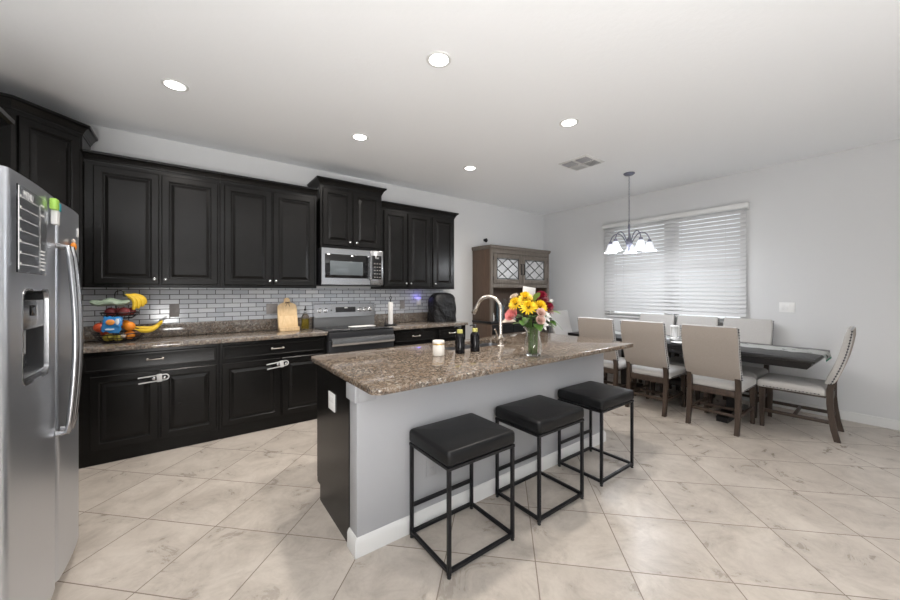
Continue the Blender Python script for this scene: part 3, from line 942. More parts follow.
# things on the island
cd = thing('candle_jar', 'ivory candle jar with a gold band on the island', 'candle', (1.425, 2.055, .92))
bm = NB(); lathe(bm, [(.038, .0006), (.041, .003), (.042, .010), (.042, .076), (.040, .08)], seg=28); obj('jar', bm, M['wax'], cd)
bm = NB(); lathe(bm, [(.043, .0805), (.043, .088)], seg=28); obj('band', bm, M['gold'], cd)
bm = NB(); lathe(bm, [(.042, .0885), (.043, .092), (.043, .104), (.040, .108)], seg=28); obj('lid', bm, M['wax'], cd)
def soap_bottle(label, loc):
    t_ = thing('soap_bottle', label, 'bottle', loc, 0, 'black soap bottles on the island')
    bm = NB(); lathe(bm, [(.033, .0006), (.036, .004), (.036, .12), (.034, .13), (.026, .142), (.017, .148)], seg=24); obj('bottle_body', bm, M['soap_black'], t_)
    bm = NB(); lathe(bm, [(.018, .1485), (.021, .150), (.021, .172), (.018, .176)], seg=20); obj('collar', bm, M['cap'], t_)
    bm = NB(); lathe(bm, [(.006, .1765), (.006, .19), (.011, .191), (.011, .203), (.006, .205)], seg=12); tube(bm, [(0, 0, .198), (-.025, .012, .199), (-.036, .018, .193)], .0045, 8); obj('pump', bm, M['charcoal'], t_)
    return t_
s1 = soap_bottle('black pump bottle standing next to the candle jar', (1.598, 2.03, .92))
s2 = dup(s1); s2.location = (1.748, 2.035, .92); s2['label'] = 'black pump bottle standing next to the faucet'

# vase of flowers
VX, VY = 1.972, 1.662
vs_ = thing('vase', 'clear glass vase holding the bouquet on the island', 'vase', (VX, VY, .92))
bm = NB(); lathe(bm, [(.046, .0006), (.050, .004), (.058, .03), (.063, .065), (.058, .105), (.049, .145), (.053, .175), (.069, .203), (.067, .203), (.050, .175), (.046, .145), (.055, .105), (.060, .065), (.055, .032), (.046, .013), (.004, .011)], seg=32); obj('glass_body', bm, M['glass'], vs_)

def petal(bm, base, direction, up, L, w, curl):
    d = Vector(direction).normalized(); u_ = Vector(up)
    s = d.cross(u_).normalized()
    u_ = s.cross(d).normalized()
    rows = []
    for i in range(4):
        q = i / 3
        c = Vector(base) + d * (L * q) + u_ * (curl * q * q)
        hw = w * (0.35 + 1.3 * q - 1.35 * q * q) if q < 1 else w * .22
        rows.append([bm.verts.new(c - s * hw + u_ * w * .15), bm.verts.new(c - u_ * 0), bm.verts.new(c + s * hw + u_ * w * .15)])
    for a, b_ in zip(rows, rows[1:]):
        for i in range(2):
            bm.faces.new((a[i], a[i + 1], b_[i + 1], b_[i]))

def frame(n):
    n = Vector(n).normalized()
    a = n.cross(Vector((0, 0, 1)) if abs(n.z) < .9 else Vector((1, 0, 0))).normalized()
    return n, a, n.cross(a)

def flower_head(bm, c, nrm, R, layers, npet, width=.3):
    n, a, b_ = frame(nrm)
    for l in range(layers):
        lift = .12 + .75 * l / max(layers - 1, 1)
        Lr = R * (1 - .5 * l / layers)
        for k in range(npet):
            th = 2 * PI * (k + .5 * l) / npet + random.uniform(-.08, .08)
            d = (a * math.cos(th) + b_ * math.sin(th)) * (1 - lift * .75) + n * lift
            petal(bm, Vector(c) + n * (.004 * l), d, n, Lr, R * width, -R * .12 if l < 2 else R * .1)

def rose_head(bm, c, nrm, R):
    n, a, b_ = frame(nrm)
    for l, (rr, hh, np_) in enumerate(((.95, .55, 6), (.75, .75, 5), (.52, .85, 4), (.3, .9, 3))):
        for k in range(np_):
            th0 = 2 * PI * (k + .4 * l) / np_
            half = PI / np_ * 1.25
            rows = []
            for i in range(4):
                q = i / 3
                rad_ = R * rr * (.35 + .75 * q - .1 * q * q)
                rows.append([bm.verts.new(Vector(c) + (a * math.cos(th0 + half * s) + b_ * math.sin(th0 + half * s)) * rad_ * (1 - .08 * abs(s)) + n * (R * hh * q * (1 - .12 * abs(s)) - R * .3)) for s in (-1, -.5, 0, .5, 1)])
            for x, y in zip(rows, rows[1:]):
                for i in range(4):
                    bm.faces.new((x[i], x[i + 1], y[i + 1], y[i]))

def leaf_shape(bm, p0, d, up, L, w, droop):
    d = Vector(d).normalized(); s = d.cross(Vector(up)).normalized()
    rows = []
    for i in range(7):
        q = i / 6
        c = Vector(p0) + d * (L * q) + Vector((0, 0, -droop * q * q))
        hw = w * math.sin(PI * min(max(q, .06), .97)) ** .8
        rows.append([bm.verts.new(c - s * hw + Vector((0, 0, .18 * hw))), bm.verts.new(c), bm.verts.new(c + s * hw + Vector((0, 0, .18 * hw)))])
    for a, b_ in zip(rows, rows[1:]):
        for i in range(2):
            bm.faces.new((a[i], a[i + 1], b_[i + 1], b_[i]))

# camera-facing horizontal right vector at the vase, used only to lay the bunch out broadside
RV = Vector((math.cos(rad(36.6)), -math.sin(rad(36.6)), 0))
FV = Vector((math.sin(rad(36.6)), math.cos(rad(36.6)), 0))
VC = Vector((VX, VY, 0))
def fpos(sx, z, dep=0.0):
    return VC + RV * sx + FV * dep + Vector((0, 0, z))
flowers = [
 # kind, side, z, depth, R, label
 ('mum', -.052, 1.262, -.085, .062, 'yellow chrysanthemum head facing the stools, lowest of the yellow heads'),
 ('mum', -.100, 1.285, -.02, .058, 'yellow chrysanthemum above the coral rose'),
 ('mum', -.052, 1.315, .02, .062, 'yellow chrysanthemum at the top of the bouquet below the card'),
 ('mum', .002, 1.290, -.04, .060, 'yellow chrysanthemum beside the burgundy heads'),
 ('rose', -.150, 1.232, -.05, .055, 'coral pink rose on the faucet side of the bouquet'),
 ('burg', .062, 1.322, .03, .064, 'burgundy chrysanthemum in front of the hutch shelf'),
 ('burg', .100, 1.272, .0, .058, 'burgundy chrysanthemum drooping toward the white dining chair'),
 ('blush', .026, 1.232, -.115, .035, 'blush rose facing the stools, upper of the blush pair'),
 ('blush', .022, 1.180, -.115, .036, 'blush rose facing the stools, lower of the blush pair'),
 ('cream', -.122, 1.336, .06, .036, 'cream rose peeking over the yellow chrysanthemums'),
 ('white', .070, 1.200, -.07, .044, 'white alstroemeria beside the blush roses'),
 ('white', .048, 1.145, -.085, .042, 'white alstroemeria hanging low over the vase rim'),
 ('white', .145, 1.262, .06, .040, 'white blossom behind the burgundy chrysanthemums'),
]
from mathutils.bvhtree import BVHTree
brnd = random.Random(21)
SLOTS = [(.030 * math.sqrt((q + .5) / 32) * math.cos(q * 2.39996), .030 * math.sqrt((q + .5) / 32) * math.sin(q * 2.39996)) for q in range(32)]
placed = []
bm = NB(); bm.from_mesh(vs_.children[0].data); bm.transform(Matrix.Translation(vs_.location))
placed.append(BVHTree.FromBMesh(bm)); bm.free()

def bvh_of(parts):
    vv, ff = [], []
    for _n, bm, _m in parts:
        bm.verts.index_update()
        o_ = len(vv)
        vv += [q.co.copy() for q in bm.verts]
        ff += [[q.index + o_ for q in f.verts] for f in bm.faces]
    return BVHTree.FromPolygons(vv, ff)

def arrange(name, label, cat, group, sx, z, dep, make, step=.004, tries=60):
    """put one stem into a free slot of the vase and nudge its head until it touches no neighbour"""
    slot = min(SLOTS, key=lambda p: (p[0] - sx * .22) ** 2 + (p[1] - dep * .22) ** 2)
    SLOTS.remove(slot)
    foot, neck = fpos(slot[0], .936, slot[1]), fpos(slot[0] * 1.25, 1.112, slot[1] * 1.25)
    best = None
    for n_ in range(tries):
        a = step * n_ ** .75
        jit = Vector((brnd.uniform(-1, 1), brnd.uniform(-1, 1), brnd.uniform(-1, 1))) * min(a, .045)
        c = fpos(sx, z, dep) + jit
        parts = make(foot, neck, c)
        tree = bvh_of(parts)
        hits = sum(1 for q in placed if q.overlap(tree))
        if best is None or hits < best[0]:
            if best:
                for p in best[1]:
                    p[1].free()
            best = (hits, parts, tree)
        else:
            for p in parts:
                p[1].free()
        if hits == 0:
            break
    placed.append(best[2])
    t_ = thing(name, label, cat, foot, 0, group)
    for nm, bm, mm in best[1]:
        obj(nm, bm, mm, t_, True, True)
    return t_

def make_flower(kind, R_):
    def make(foot, neck, c):
        nrm = (c - fpos(0, 1.08, .12)).normalized()
        bm0 = NB(); tube(bm0, [foot, foot.lerp(neck, .5), neck, neck.lerp(c, .6) + Vector((0, 0, .004)), c - nrm * .004], .0022, 5)
        bm = NB()
        out = [('stem', bm0, M['leaf'])]
        if kind in ('mum', 'burg'):
            flower_head(bm, c, nrm, R_, 5 if kind == 'mum' else 6, 15, .19)
            out.append(('petals', bm, M['yellow_petal'] if kind == 'mum' else M['burgundy']))
            if kind == 'mum':
                b2 = NB(); ball(b2, c + nrm * .014, R_ * .22, u=12, vv=8); out.append(('flower_centre', b2, M['flower_eye']))
        elif kind == 'white':
            flower_head(bm, c, nrm, R_, 2, 6, .36)
            out.append(('petals', bm, M['white_petal']))
            b2 = NB(); ball(b2, c + nrm * .008, R_ * .16, u=10, vv=6); out.append(('flower_centre', b2, M['leaf_light']))
        else:
            rose_head(bm, c, nrm, R_)
            out.append(('petals', bm, M[{'rose': 'pink', 'blush': 'blush', 'cream': 'cream'}[kind]]))
        return out
    return make

def make_leaf(d, up, L, w, dr, m):
    def make(foot, neck, c):
        b0 = NB(); tube(b0, [foot, neck, c], .0018, 5)
        b1 = NB(); leaf_shape(b1, c, d, up, L, w, dr)
        return [('stem', b0, M['leaf']), ('leaf', b1, m)]
    return make

for kind, sx, z, dep, R_, lab in flowers:
    arrange('flower', lab, 'flower', 'cut flowers in the vase', sx, z, dep, make_flower(kind, R_))
leaves = [(-.06, 1.150, -.03, (-1, -.35, .08), .10, .034, .01, 'leaf_light', 'broad light green leaf reaching toward the faucet'),
          (-.04, 1.19, -.08, (-.6, -.8, .2), .09, .036, .03, 'leaf', 'dark green leaf under the yellow chrysanthemums facing the stools'),
          (.00, 1.15, -.08, (.1, -1, .1), .09, .036, .05, 'leaf', 'dark green leaf over the front of the vase'),
          (.09, 1.20, -.02, (1, -.3, -.35), .12, .038, .065, 'leaf', 'large green leaf drooping beside the white dining chair'),
          (.10, 1.235, -.05, (.8, -.6, .15), .085, .030, .03, 'leaf_light', 'light green leaf under the burgundy chrysanthemums'),
          (.045, 1.275, -.03, (.3, -.6, .9), .085, .030, .01, 'leaf_light', 'upright light green leaf between the yellow and burgundy heads'),
          (-.020, 1.205, -.09, (-.1, -1, .35), .08, .036, .02, 'leaf', 'dark green leaf in the middle of the bouquet'),
          (-.10, 1.20, -.03, (-.8, -.7, .3), .07, .030, .02, 'leaf', 'green leaf below the coral rose'),
          (-.045, 1.145, -.05, (-.5, -1, .0), .085, .034, .03, 'leaf', 'dark green leaf low on the faucet side of the vase rim'),
          (.08, 1.175, -.04, (.7, -1, .1), .09, .034, .04, 'leaf', 'dark green leaf low beside the white alstroemeria'),
          (.06, 1.16, .02, (.9, .3, .1), .10, .036, .03, 'leaf', 'dark green leaf behind the vase rim on the table side'),
          (-.06, 1.19, .05, (-.9, .5, .3), .10, .036, .02, 'leaf', 'dark green leaf at the back of the bouquet on the hutch side'),
          (.00, 1.22, .03, (.1, .5, .5), .10, .045, .02, 'leaf', 'dark green leaf at the very back of the bouquet'),
          (.07, 1.16, -.03, (.9, -.7, .0), .09, .026, .03, 'leaf_light', 'narrow light green leaf beside the white alstroemeria')]
for sx, z, dep, dd, L, w, dr, mk, lab in leaves:
    arrange('foliage_sprig', lab, 'leaf', 'leaf sprigs in the vase', sx, z, dep, make_leaf(RV * dd[0] + FV * dd[1] + Vector((0, 0, dd[2])), (0, 0, 1), L, w, dr, M[mk]))
arrange('dried_leaf', 'pale cream curled leaf drooping between faucet and vase', 'leaf', None, -.125, 1.165, -.03, make_leaf(-RV - FV * .3 + Vector((0, 0, .25)), (0, -.6, 1), .11, .030, .03, M['cream']))

def make_card(foot, neck, c):
    b0 = NB(); tube(b0, [foot, neck, c], .0015, 5)
    b1 = NB()
    prism(b1, [(-.050, -.004), (.048, -.016), (.054, .062), (-.044, .078)], -.0012, .0012, 'y')
    xf(b1, 0, Matrix.Translation(c - FV * .004) @ Matrix.Rotation(-rad(30), 4, 'Z'))
    return [('card_pick', b0, M['leaf_light']), ('card_sheet', b1, M['paper'])]
arrange('greeting_card', 'white card on a pick above the yellow flowers', 'card', None, .008, 1.350, .12, make_card)

# ------------------------------------------------------------------ bar stools
def make_stool():
    t_ = thing('bar_stool', '', 'stool', (0, 0, 0), 0, 'bar stools along the island')
    w, d, h, q = .455, .37, .515, .019
    for sx in (0, 1):
        for sy in (0, 1):
            bm = NB()
            x0 = sx * (w - q); y0 = sy * (d - q)
            box(bm, x0, x0 + q, y0, y0 + q, .012, h, .002, 1)
            lg = obj('leg', bm, M['black_metal'], t_)
            bm = NB(); lathe(bm, [(.010, .0), (.011, .003), (.008, .0118)], (x0 + q / 2, y0 + q / 2, 0), 12); obj('foot_glide', bm, M['rubber'], lg)
    for y0 in (0, d - q):
        bm = NB(); box(bm, q + .0004, w - q - .0004, y0, y0 + q, .022, .022 + q, .002, 1); obj('floor_rail', bm, M['black_metal'], t_)
    for x0 in (0, w - q):
        bm = NB(); box(bm, x0, x0 + q, q + .0004, d - q - .0004, .022, .022 + q, .002, 1); obj('floor_rail', bm, M['black_metal'], t_)
    bm = NB(); box(bm, q + .0004, w - q - .0004, d - q, d, .17, .17 + q, .002, 1); obj('footrest', bm, M['black_metal'], t_)
    bm = NB(); box(bm, -.002, w + .002, -.002, d + .002, h + .0004, h + .016, .002, 1); obj('seat_frame', bm, M['black_metal'], t_)
    bm = NB()
    loft(bm, w / 2, d / 2, w + .012, d + .012, .022, cushion_layers(h + .0165, .608, .020, .006), 5)
    obj('seat_cushion', bm, M['leather'], t_, angle=60)
    return t_
st = make_stool()
place(st, (.993, 1.348, 0), 0, 'black cushioned bar stool nearest the black end panel of the island', True)
place(st, (1.650, 1.343, 0), 0, 'black cushioned bar stool in the middle of the row at the island')
place(st, (2.332, 1.348, 0), 0, 'black cushioned bar stool nearest the dining table')

# ------------------------------------------------------------------ dining furniture
def nail_strip(bm, pts, r=.0055):
    """a tape of nail heads: one continuous strip that swells at every head"""
    pts = [Vector(p) for p in pts]
    step = (pts[1] - pts[0]).length
    path, rr = [], []
    for i, p in enumerate(pts):
        d = ((pts[i + 1] - p) if i < len(pts) - 1 else (p - pts[i - 1])).normalized()
        for o_, q in ((-1, .25), (-.8, .65), (-.4, .93), (0, 1), (.4, .93), (.8, .65), (1, .25)):
            path.append(p + d * (o_ * r))
            rr.append(r * q)
    tube(bm, path, rr, 8)

def make_chair():
    """local: seat centre at origin, faces +y; rear feet at y=-.27, front feet at y=+.25"""
    t_ = thing('dining_chair', '', 'chair', (0, 0, 0), 0, 'upholstered dining chairs')
    W = .455
    wd = M['chair_wood']
    for s in (-1, 1):
        # rear leg: splays backwards at the foot
        bm = NB()
        xs = s * (W / 2 - .024)
        path = [(-.285, 0), (-.262, .10), (-.246, .22), (-.236, .34), (-.236, .47), (-.250, .535)]
        rings = []
        for y, z in path:
            hw = .021 if z > .15 else .018
            rings.append([Vector((xs - hw, y - .024, z)), Vector((xs + hw, y - .024, z)), Vector((xs + hw, y + .020, z)), Vector((xs - hw, y + .020, z))])
        loop_skin(bm, rings); obj('leg', bm, wd, t_, angle=30)
        bm = NB()
        rings = []
        for z, hw in ((0, .016), (.20, .020), (.385, .024)):
            y = .235
            rings.append([Vector((xs - hw, y - hw, z)), Vector((xs + hw, y - hw, z)), Vector((xs + hw, y + hw, z)), Vector((xs - hw, y + hw, z))])
        loop_skin(bm, rings); obj('leg', bm, wd, t_, angle=30)
        bm = NB(); box(bm, xs - .011, xs + .011, -.232, .216, .150, .182, .003); obj('side_stretcher', bm, wd, t_)
    bm = NB(); box(bm, -W / 2 + .037, W / 2 - .037, -.011, .011, .152, .180, .003); obj('cross_stretcher', bm, wd, t_)
    bm = NB(); box(bm, -W / 2 + .046, W / 2 - .046, -.252, -.228, .155, .183, .003); obj('rear_stretcher', bm, wd, t_)
    bm = NB(); box(bm, -W / 2 + .012, W / 2 - .012, -.214, .262, .386, .405, .003); obj('seat_rail', bm, wd, t_)
    bm = NB(); box(bm, -W / 2 + .047, W / 2 - .047, -.250, -.2145, .345, .405, .003); obj('back_rail', bm, wd, t_)
    bm = NB()
    loft(bm, 0, .028, W + .01, .49, .03, [(.4055, .002), (.408, 0), (.445, 0), (.462, .004), (.474, .014), (.481, .03), (.488, .07), (.493, .13), (.495, .19)], 5)
    sc = obj('seat_cushion', bm, M['linen'], t_, angle=60)
    for s in (-1, 1):
        bm = NB(); nail_strip(bm, [(s * (W / 2 + .005), -.17 + .026 * k, .416) for k in range(16)]); obj('nailhead_trim', bm, M['nail'], sc, True)
    # backrest: reclined slab from z .49 to 1.045
    bm = NB()
    L = .535
    n = 8
    rings = []
    for i in range(n + 1):
        q = i / n
        z = q * L
        yc = -.02 * math.sin(PI * q)
        th = .036 - .008 * q
        wv = (W + .012) / 2 + .006 * q
        ins = .010 if i in (0, n) else 0
        pp = rrect(0, yc, 2 * wv - 2 * ins, 2 * th - 2 * ins, .014, 4)
        rings.append([Vector((x, y, z)) for x, y in pp])
    loop_skin(bm, rings)
    mtx = Matrix.Translation((0, -.231, .517)) @ Matrix.Rotation(rad(14.5), 4, 'X')
    xf(bm, 0, mtx)
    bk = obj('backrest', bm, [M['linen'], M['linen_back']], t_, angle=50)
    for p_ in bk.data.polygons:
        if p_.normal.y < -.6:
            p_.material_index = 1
    for s in (-1, 1):
        pts = []
        for k in range(20):
            q = (k + .5) / 20
            pts.append(mtx @ Vector((s * ((W + .012) / 2 + .006 * q + .0005), -.02 * math.sin(PI * q) - .012, q * L)))
        bm = NB(); nail_strip(bm, pts, .0066); obj('nailhead_trim', bm, M['nail'], bk, True)
    bm = NB()
    pts = []
    for k in range(18):
        x = -W / 2 + W * (k + .5) / 18
        pts.append(mtx @ Vector((x, -.004, L)))
    nail_strip(bm, pts, .0045)
    obj('top_nailhead_trim', bm, M['nail_bright'], bk, True)
    return t_
ch = make_chair()
FACE_XP = -PI / 2      # faces +X (towards the window wall)
near_x = 4.475
place(ch, (near_x, 1.264, 0), FACE_XP, 'linen dining chair with its back to the island, closest to the grey end chair', True)
place(ch, (near_x + .01, 1.905, 0), FACE_XP, 'linen dining chair with its back to the island, middle of that side')
place(ch, (near_x + .01, 2.475, 0), FACE_XP, 'linen dining chair partly hidden behind the corner of the granite island')
place(ch, (5.185, 1.30, 0), PI / 2, 'linen dining chair against the window wall, below the light switch')
place(ch, (5.185, 1.835, 0), PI / 2, 'linen dining chair on the window side, middle of that side')
place(ch, (5.185, 2.345, 0), PI / 2, 'linen dining chair on the window side, farthest from the light switch')
place(ch, (4.935, .762, 0), rad(2.5), 'linen dining chair at the head of the table with nailheads in full profile')
place(ch, (5.14, 3.40, 0), PI, 'linen dining chair at the table end beside the hutch')

TX0, TX1, TY0, TY1 = 4.53, 5.40, .585, 3.16
tb = thing('dining_table', 'long charcoal wood dining table on trestle feet', 'table', ((TX0 + TX1) / 2, (TY0 + TY1) / 2, 0))
bm = NB(); box(bm, TX0, TX1, TY0, TY1, .722, .760, .004); obj('table_top', bm, M['table_wood'], tb, True, True)
bm = NB()
rings = []
for ins, z in ((.055, .655), (.028, .690), (.018, .7215)):
    rings.append([Vector((TX0 + ins * .6, TY0 + ins, z)), Vector((TX1 - ins * .6, TY0 + ins, z)), Vector((TX1 - ins * .6, TY1 - ins, z)), Vector((TX0 + ins * .6, TY1 - ins, z))])
loop_skin(bm, rings); obj('apron', bm, M['table_wood'], tb, True, True)
for yc in (1.265, 2.44):
    bm = NB(); prism(bm, [(4.50, 0), (5.22, 0), (5.22, .05), (5.06, .095), (4.68, .095), (4.50, .05)], yc - .05, yc + .05, 'y'); tf = obj('trestle_foot', bm, M['table_wood'], tb, True, True)
    bm = NB(); prism(bm, [(4.775, .0955), (4.895, .0955), (4.89, .30), (4.895, .6545), (4.77, .6545), (4.78, .30)], yc - .038, yc + .038, 'y'); obj('pedestal', bm, M['table_wood'], tb, True, True)
bm = NB(); box(bm, 4.80, 4.86, 1.304, 2.401, .22, .30, .004); obj('stretcher_beam', bm, M['table_wood'], tb, True, True)
# runner
rn = thing('table_runner', 'white patterned cloth runner along the dining table', 'table runner', (4.97, 1.8, .761))
bm = NB()
x0, x1 = 4.885, 5.215
ys = [TY0 - .028, TY0 - .024, TY0 - .016, TY0 - .004, TY0 + .02] + [TY0 + .02 + (TY1 - TY0 - .1) * i / 40 for i in range(1, 41)]
zs = [.715, .738, .7545, .7635, .7645] + [.7625 + .009 * abs(math.sin(i * 1.1)) for i in range(1, 41)]
rr = [[(x, y, z) for x in (x0, x0 + .08, (x0 + x1) / 2, x1 - .08, x1)] for y, z in zip(ys, zs)]
loop_skin(bm, [[Vector(p) for p in r] for r in rr], False, False, closed=False)
n0 = list(bm.faces)
bmesh.ops.solidify(bm, geom=n0, thickness=.0015)
obj('cloth', bm, M['runner'], rn, True, True)
bm = NB(); box(bm, x0, x1, TY0 - .030, TY0 - .0285, .700, .7155); obj('hem', bm, M['green_hem'], rn, True, True)
# two candle stands and dishes on the runner
def lantern(label, loc):
    t_ = thing('candle_lantern', label, 'lantern', loc)
    bm = NB(); lathe(bm, [(.048, .0006), (.05, .006), (.05, .016), (.03, .022), (.018, .03)], seg=20); obj('base', bm, M['plastic_white'], t_)
    bm = NB(); lathe(bm, [(.028, .0305), (.030, .035), (.030, .150), (.028, .153)], seg=20); obj('pillar_candle', bm, M['plastic_white'], t_)
    bm = NB(); lathe(bm, [(.050, .1535), (.050, .165), (.04, .175), (.005, .178)], seg=20); obj('cap', bm, M['plastic_white'], t_)
    bm = NB()
    for k in range(4):
        a = PI / 4 + k * PI / 2
        tube(bm, [(.044 * math.cos(a), .044 * math.sin(a), .016), (.044 * math.cos(a), .044 * math.sin(a), .1535)], .003, 6)
    obj('lantern_frame', bm, M['plastic_white'], t_)
    return t_
lantern('white lantern standing on the table runner between the chair backs', (4.99, 1.90, .7665))
def dish(label, loc, r):
    bm = NB(); lathe(bm, [(r * .5, 0.0006), (r * .55, .004), (r, .012), (r, .015), (r * .55, .008), (.003, .007)], seg=28)
    o = tag(obj('dinner_plate', bm, M['plastic_white']), label, 'plate'); o.location = loc
    return o
dish('white plate on the table beside the lantern', (4.66, 1.71, .7605), .10)

# ------------------------------------------------------------------ hutch
HX0, HX1, HF, HB = 3.79, 5.225, 4.035, YB - .016
hu = thing('china_hutch', 'weathered wood china hutch with lattice glass doors', 'hutch', ((HX0 + HX1) / 2, 4.25, 0))
hz0, hz1 = .90, 2.045
bm = NB(); box(bm, HX0, HX0 + .03, HF + .03, HB, hz0, hz1, .002); obj('side_panel', bm, M['hutch_side'], hu, True, True)
bm = NB(); box(bm, HX1 - .03, HX1, HF + .03, HB, hz0, hz1, .002); obj('side_panel', bm, M['hutch_side'], hu, True, True)
bm = NB(); box(bm, HX0 + .0305, HX1 - .0305, HB - .015, HB, hz0, hz1); obj('back_panel', bm, M['hutch_side'], hu, True, True)
bm = NB(); box(bm, HX0 + .0305, HX1 - .0305, HF + .03, HB - .0155, 1.46, 1.485); obj('shelf', bm, M['hutch_wood'], hu, True, True)
bm = NB(); box(bm, HX0 + .0305, HX1 - .0305, HF + .03, HB - .0155, hz1 - .022, hz1); obj('top_panel', bm, M['hutch_wood'], hu, True, True)
bm = NB()
box(bm, HX0, HX0 + .055, HF, HF + .029, hz0, hz1, .002); box(bm, HX1 - .055, HX1, HF, HF + .029, hz0, hz1, .002)
box(bm, HX0 + .0555, HX1 - .0555, HF, HF + .029, hz1 - .06, hz1, .002); box(bm, HX0 + .0555, HX1 - .0555, HF, HF + .029, 1.435, 1.495, .002)
obj('face_frame', bm, M['hutch_wood'], hu, True, True)
bm = NB(); crown(bm, [(HX0, HB), (HX0, HF), (HX1, HF), (HX1, HB)], hz1 - .002, [(-.03, 0), (.004, 0), (.008, .012), (.018, .022), (.022, .06), (-.03, .06)]); obj('cornice', bm, M['hutch_wood'], hu, True, True)
bm = NB(); box(bm, HX0 - .0, HX1 + .0, HF, HB, hz1 + .059, hz1 + .064); obj('cornice_top', bm, M['hutch_wood'], hu, True, True)
xm = (HX0 + HX1) / 2
for a, c, hx in ((HX0 + .062, xm - .004, xm - .035), (xm + .004, HX1 - .062, xm + .035)):
    bm = NB()
    z0, z1 = 1.50, hz1 - .066
    s = .07
    y0, y1 = HF - .004, HF + .018
    box(bm, a, a + s, y0, y1, z0, z1, .003); box(bm, c - s, c, y0, y1, z0, z1, .003)
    box(bm, a + s, c - s, y0, y1, z0, z0 + s, .003); box(bm, a + s, c - s, y0, y1, z1 - s, z1, .003)
    dd = obj('door', bm, M['hutch_wood'], hu, True, True)
    bm = NB(); box(bm, a + s, c - s, HF + .010, HF + .013, z0 + s, z1 - s); obj('glass_pane', bm, M['mirror_pane'], dd, False, True)
    bm = NB()
    xa_, xb_, za_, zb_ = a + s, c - s, z0 + s, z1 - s
    def bar(p, q, r=.0055):
        tube(bm, [(p[0], HF + .004, p[1]), (q[0], HF + .004, q[1])], r, 4, up=(0, 1, 0))
    xc, zc = (xa_ + xb_) / 2, (za_ + zb_) / 2
    qx, qz = (xb_ - xa_) / 4, (zb_ - za_) / 4
    for (p, q) in (((xa_, za_), (xb_, zb_)), ((xa_, zb_), (xb_, za_)), ((xa_, zc), (xc, zb_)), ((xc, zb_), (xb_, zc)), ((xb_, zc), (xc, za_)), ((xc, za_), (xa_, zc)), ((xa_ + .01, za_), (xa_ + .01, zb_)), ((xb_ - .01, za_), (xb_ - .01, zb_)), ((xa_, za_ + .01), (xb_, za_ + .01)), ((xa_, zb_ - .01), (xb_, zb_ - .01))):
        bar(p, q)
    obj('lattice', bm, M['charcoal'], dd, True, True)
    bm = NB()
    tube(bm, [(hx, HF - .004, zc - .085), (hx, HF - .03, zc - .085), (hx, HF - .03, zc + .085), (hx, HF - .004, zc + .085)], .009, 8)
    obj('handle', bm, M['black_metal'], dd, True, True)
    for zz in (z0 + .08, z1 - .08):
        bm = NB(); box(bm, (a - .008) if a < xm - .1 else c, (a) if a < xm - .1 else c + .008, HF - .007, HF - .0005, zz - .03, zz + .03); obj('hinge', bm, M['black_metal'], dd, True, True)
# buffet below
bm = NB(); box(bm, HX0 - .012, HX1 + .012, HF - .03, HB, .865, .899, .004); obj('buffet_top', bm, M['table_wood'], hu, True, True)
bm = NB(); box(bm, HX0, HX1, HF, HB, .08, .8645, .002); obj('buffet_body', bm, M['hutch_side'], hu, True, True)
for k in range(3):
    a = HX0 + .03 + k * .462
    bm = NB(); panel(bm, a, a + .45, .70, .845, HF - .001, .018, [(0, HF - .001), (0, HF - .016), (.004, HF - .019), (.03, HF - .019), (.035, HF - .014), (.04, HF - .014)]); dr = obj('drawer', bm, M['table_wood'], hu, True, True)
    bm = NB(); panel(bm, a, a + .45, .11, .685, HF - .001, .018, [(0, HF - .001), (0, HF - .016), (.004, HF - .019), (.06, HF - .019), (.066, HF - .012), (.07, HF - .012)]); obj('door', bm, M['hutch_wood'], hu, True, True)
bm = NB(); box(bm, HX0 + .02, HX1 - .02, HF + .03, HB, 0, .0795); obj('plinth', bm, M['hutch_side'], hu, True, True)
# glassware on the open shelf
def tumbler(label, x, y, r, h, m, group):
    bm = NB(); lathe(bm, [(r * .85, .0006), (r * .88, .004), (r, h), (r * .93, h), (r * .8, .010), (.003, .008)], seg=20)
    o = tag(obj('drinking_glass', bm, m), label, 'glass', group); o.location = (x, y, .8995)
    return o
tumbler('tall blue grey glass on the hutch shelf nearest the faucet', 4.10, 4.18, .045, .30, M['blueglass'], None)
tumbler('shorter blue grey glass standing behind the coral rose', 4.24, 4.26, .05, .24, M['blueglass'], None)
def goblet(label, x, y):
    t_ = thing('wine_glass', label, 'glass', (x, y, .8995), 0, 'wine glasses on the hutch shelf')
    bm = NB(); lathe(bm, [(.036, .0006), (.034, .004), (.005, .010), (.004, .012)], seg=20); obj('foot', bm, M['glass'], t_)
    bm = NB(); lathe(bm, [(.004, .0125), (.004, .20)], seg=10); obj('stem', bm, M['glass'], t_)
    bm = NB(); lathe(bm, [(.005, .2005), (.03, .225), (.040, .27), (.034, .36), (.032, .36), (.037, .27), (.028, .228), (.003, .207)], seg=20); obj('bowl', bm, M['glass'], t_)
    return t_
goblet('stemmed glass on the hutch shelf beside the tall blue glass', 4.18, 4.12)
goblet('stemmed glass on the hutch shelf behind the cream rose', 4.33, 4.14)
bm = NB(); lathe(bm, [(.05, .0006), (.055, .01), (.055, .10), (.05, .11), (.003, .112)], seg=20)
o = tag(obj('canister', bm, M['plastic_white']), 'white canister on the hutch shelf behind the bouquet', 'canister'); o.location = (4.45, 4.2, .8995)
bm = NB(); lathe(bm, [(.02, .0006), (.022, .004), (.022, .09), (.009, .11), (.009, .13), (.003, .131)], seg=16)
o = tag(obj('bottle', bm, M['plastic_white']), 'slim white bottle at the open edge of the hutch shelf', 'bottle'); o.location = (3.90, 4.10, .8995)

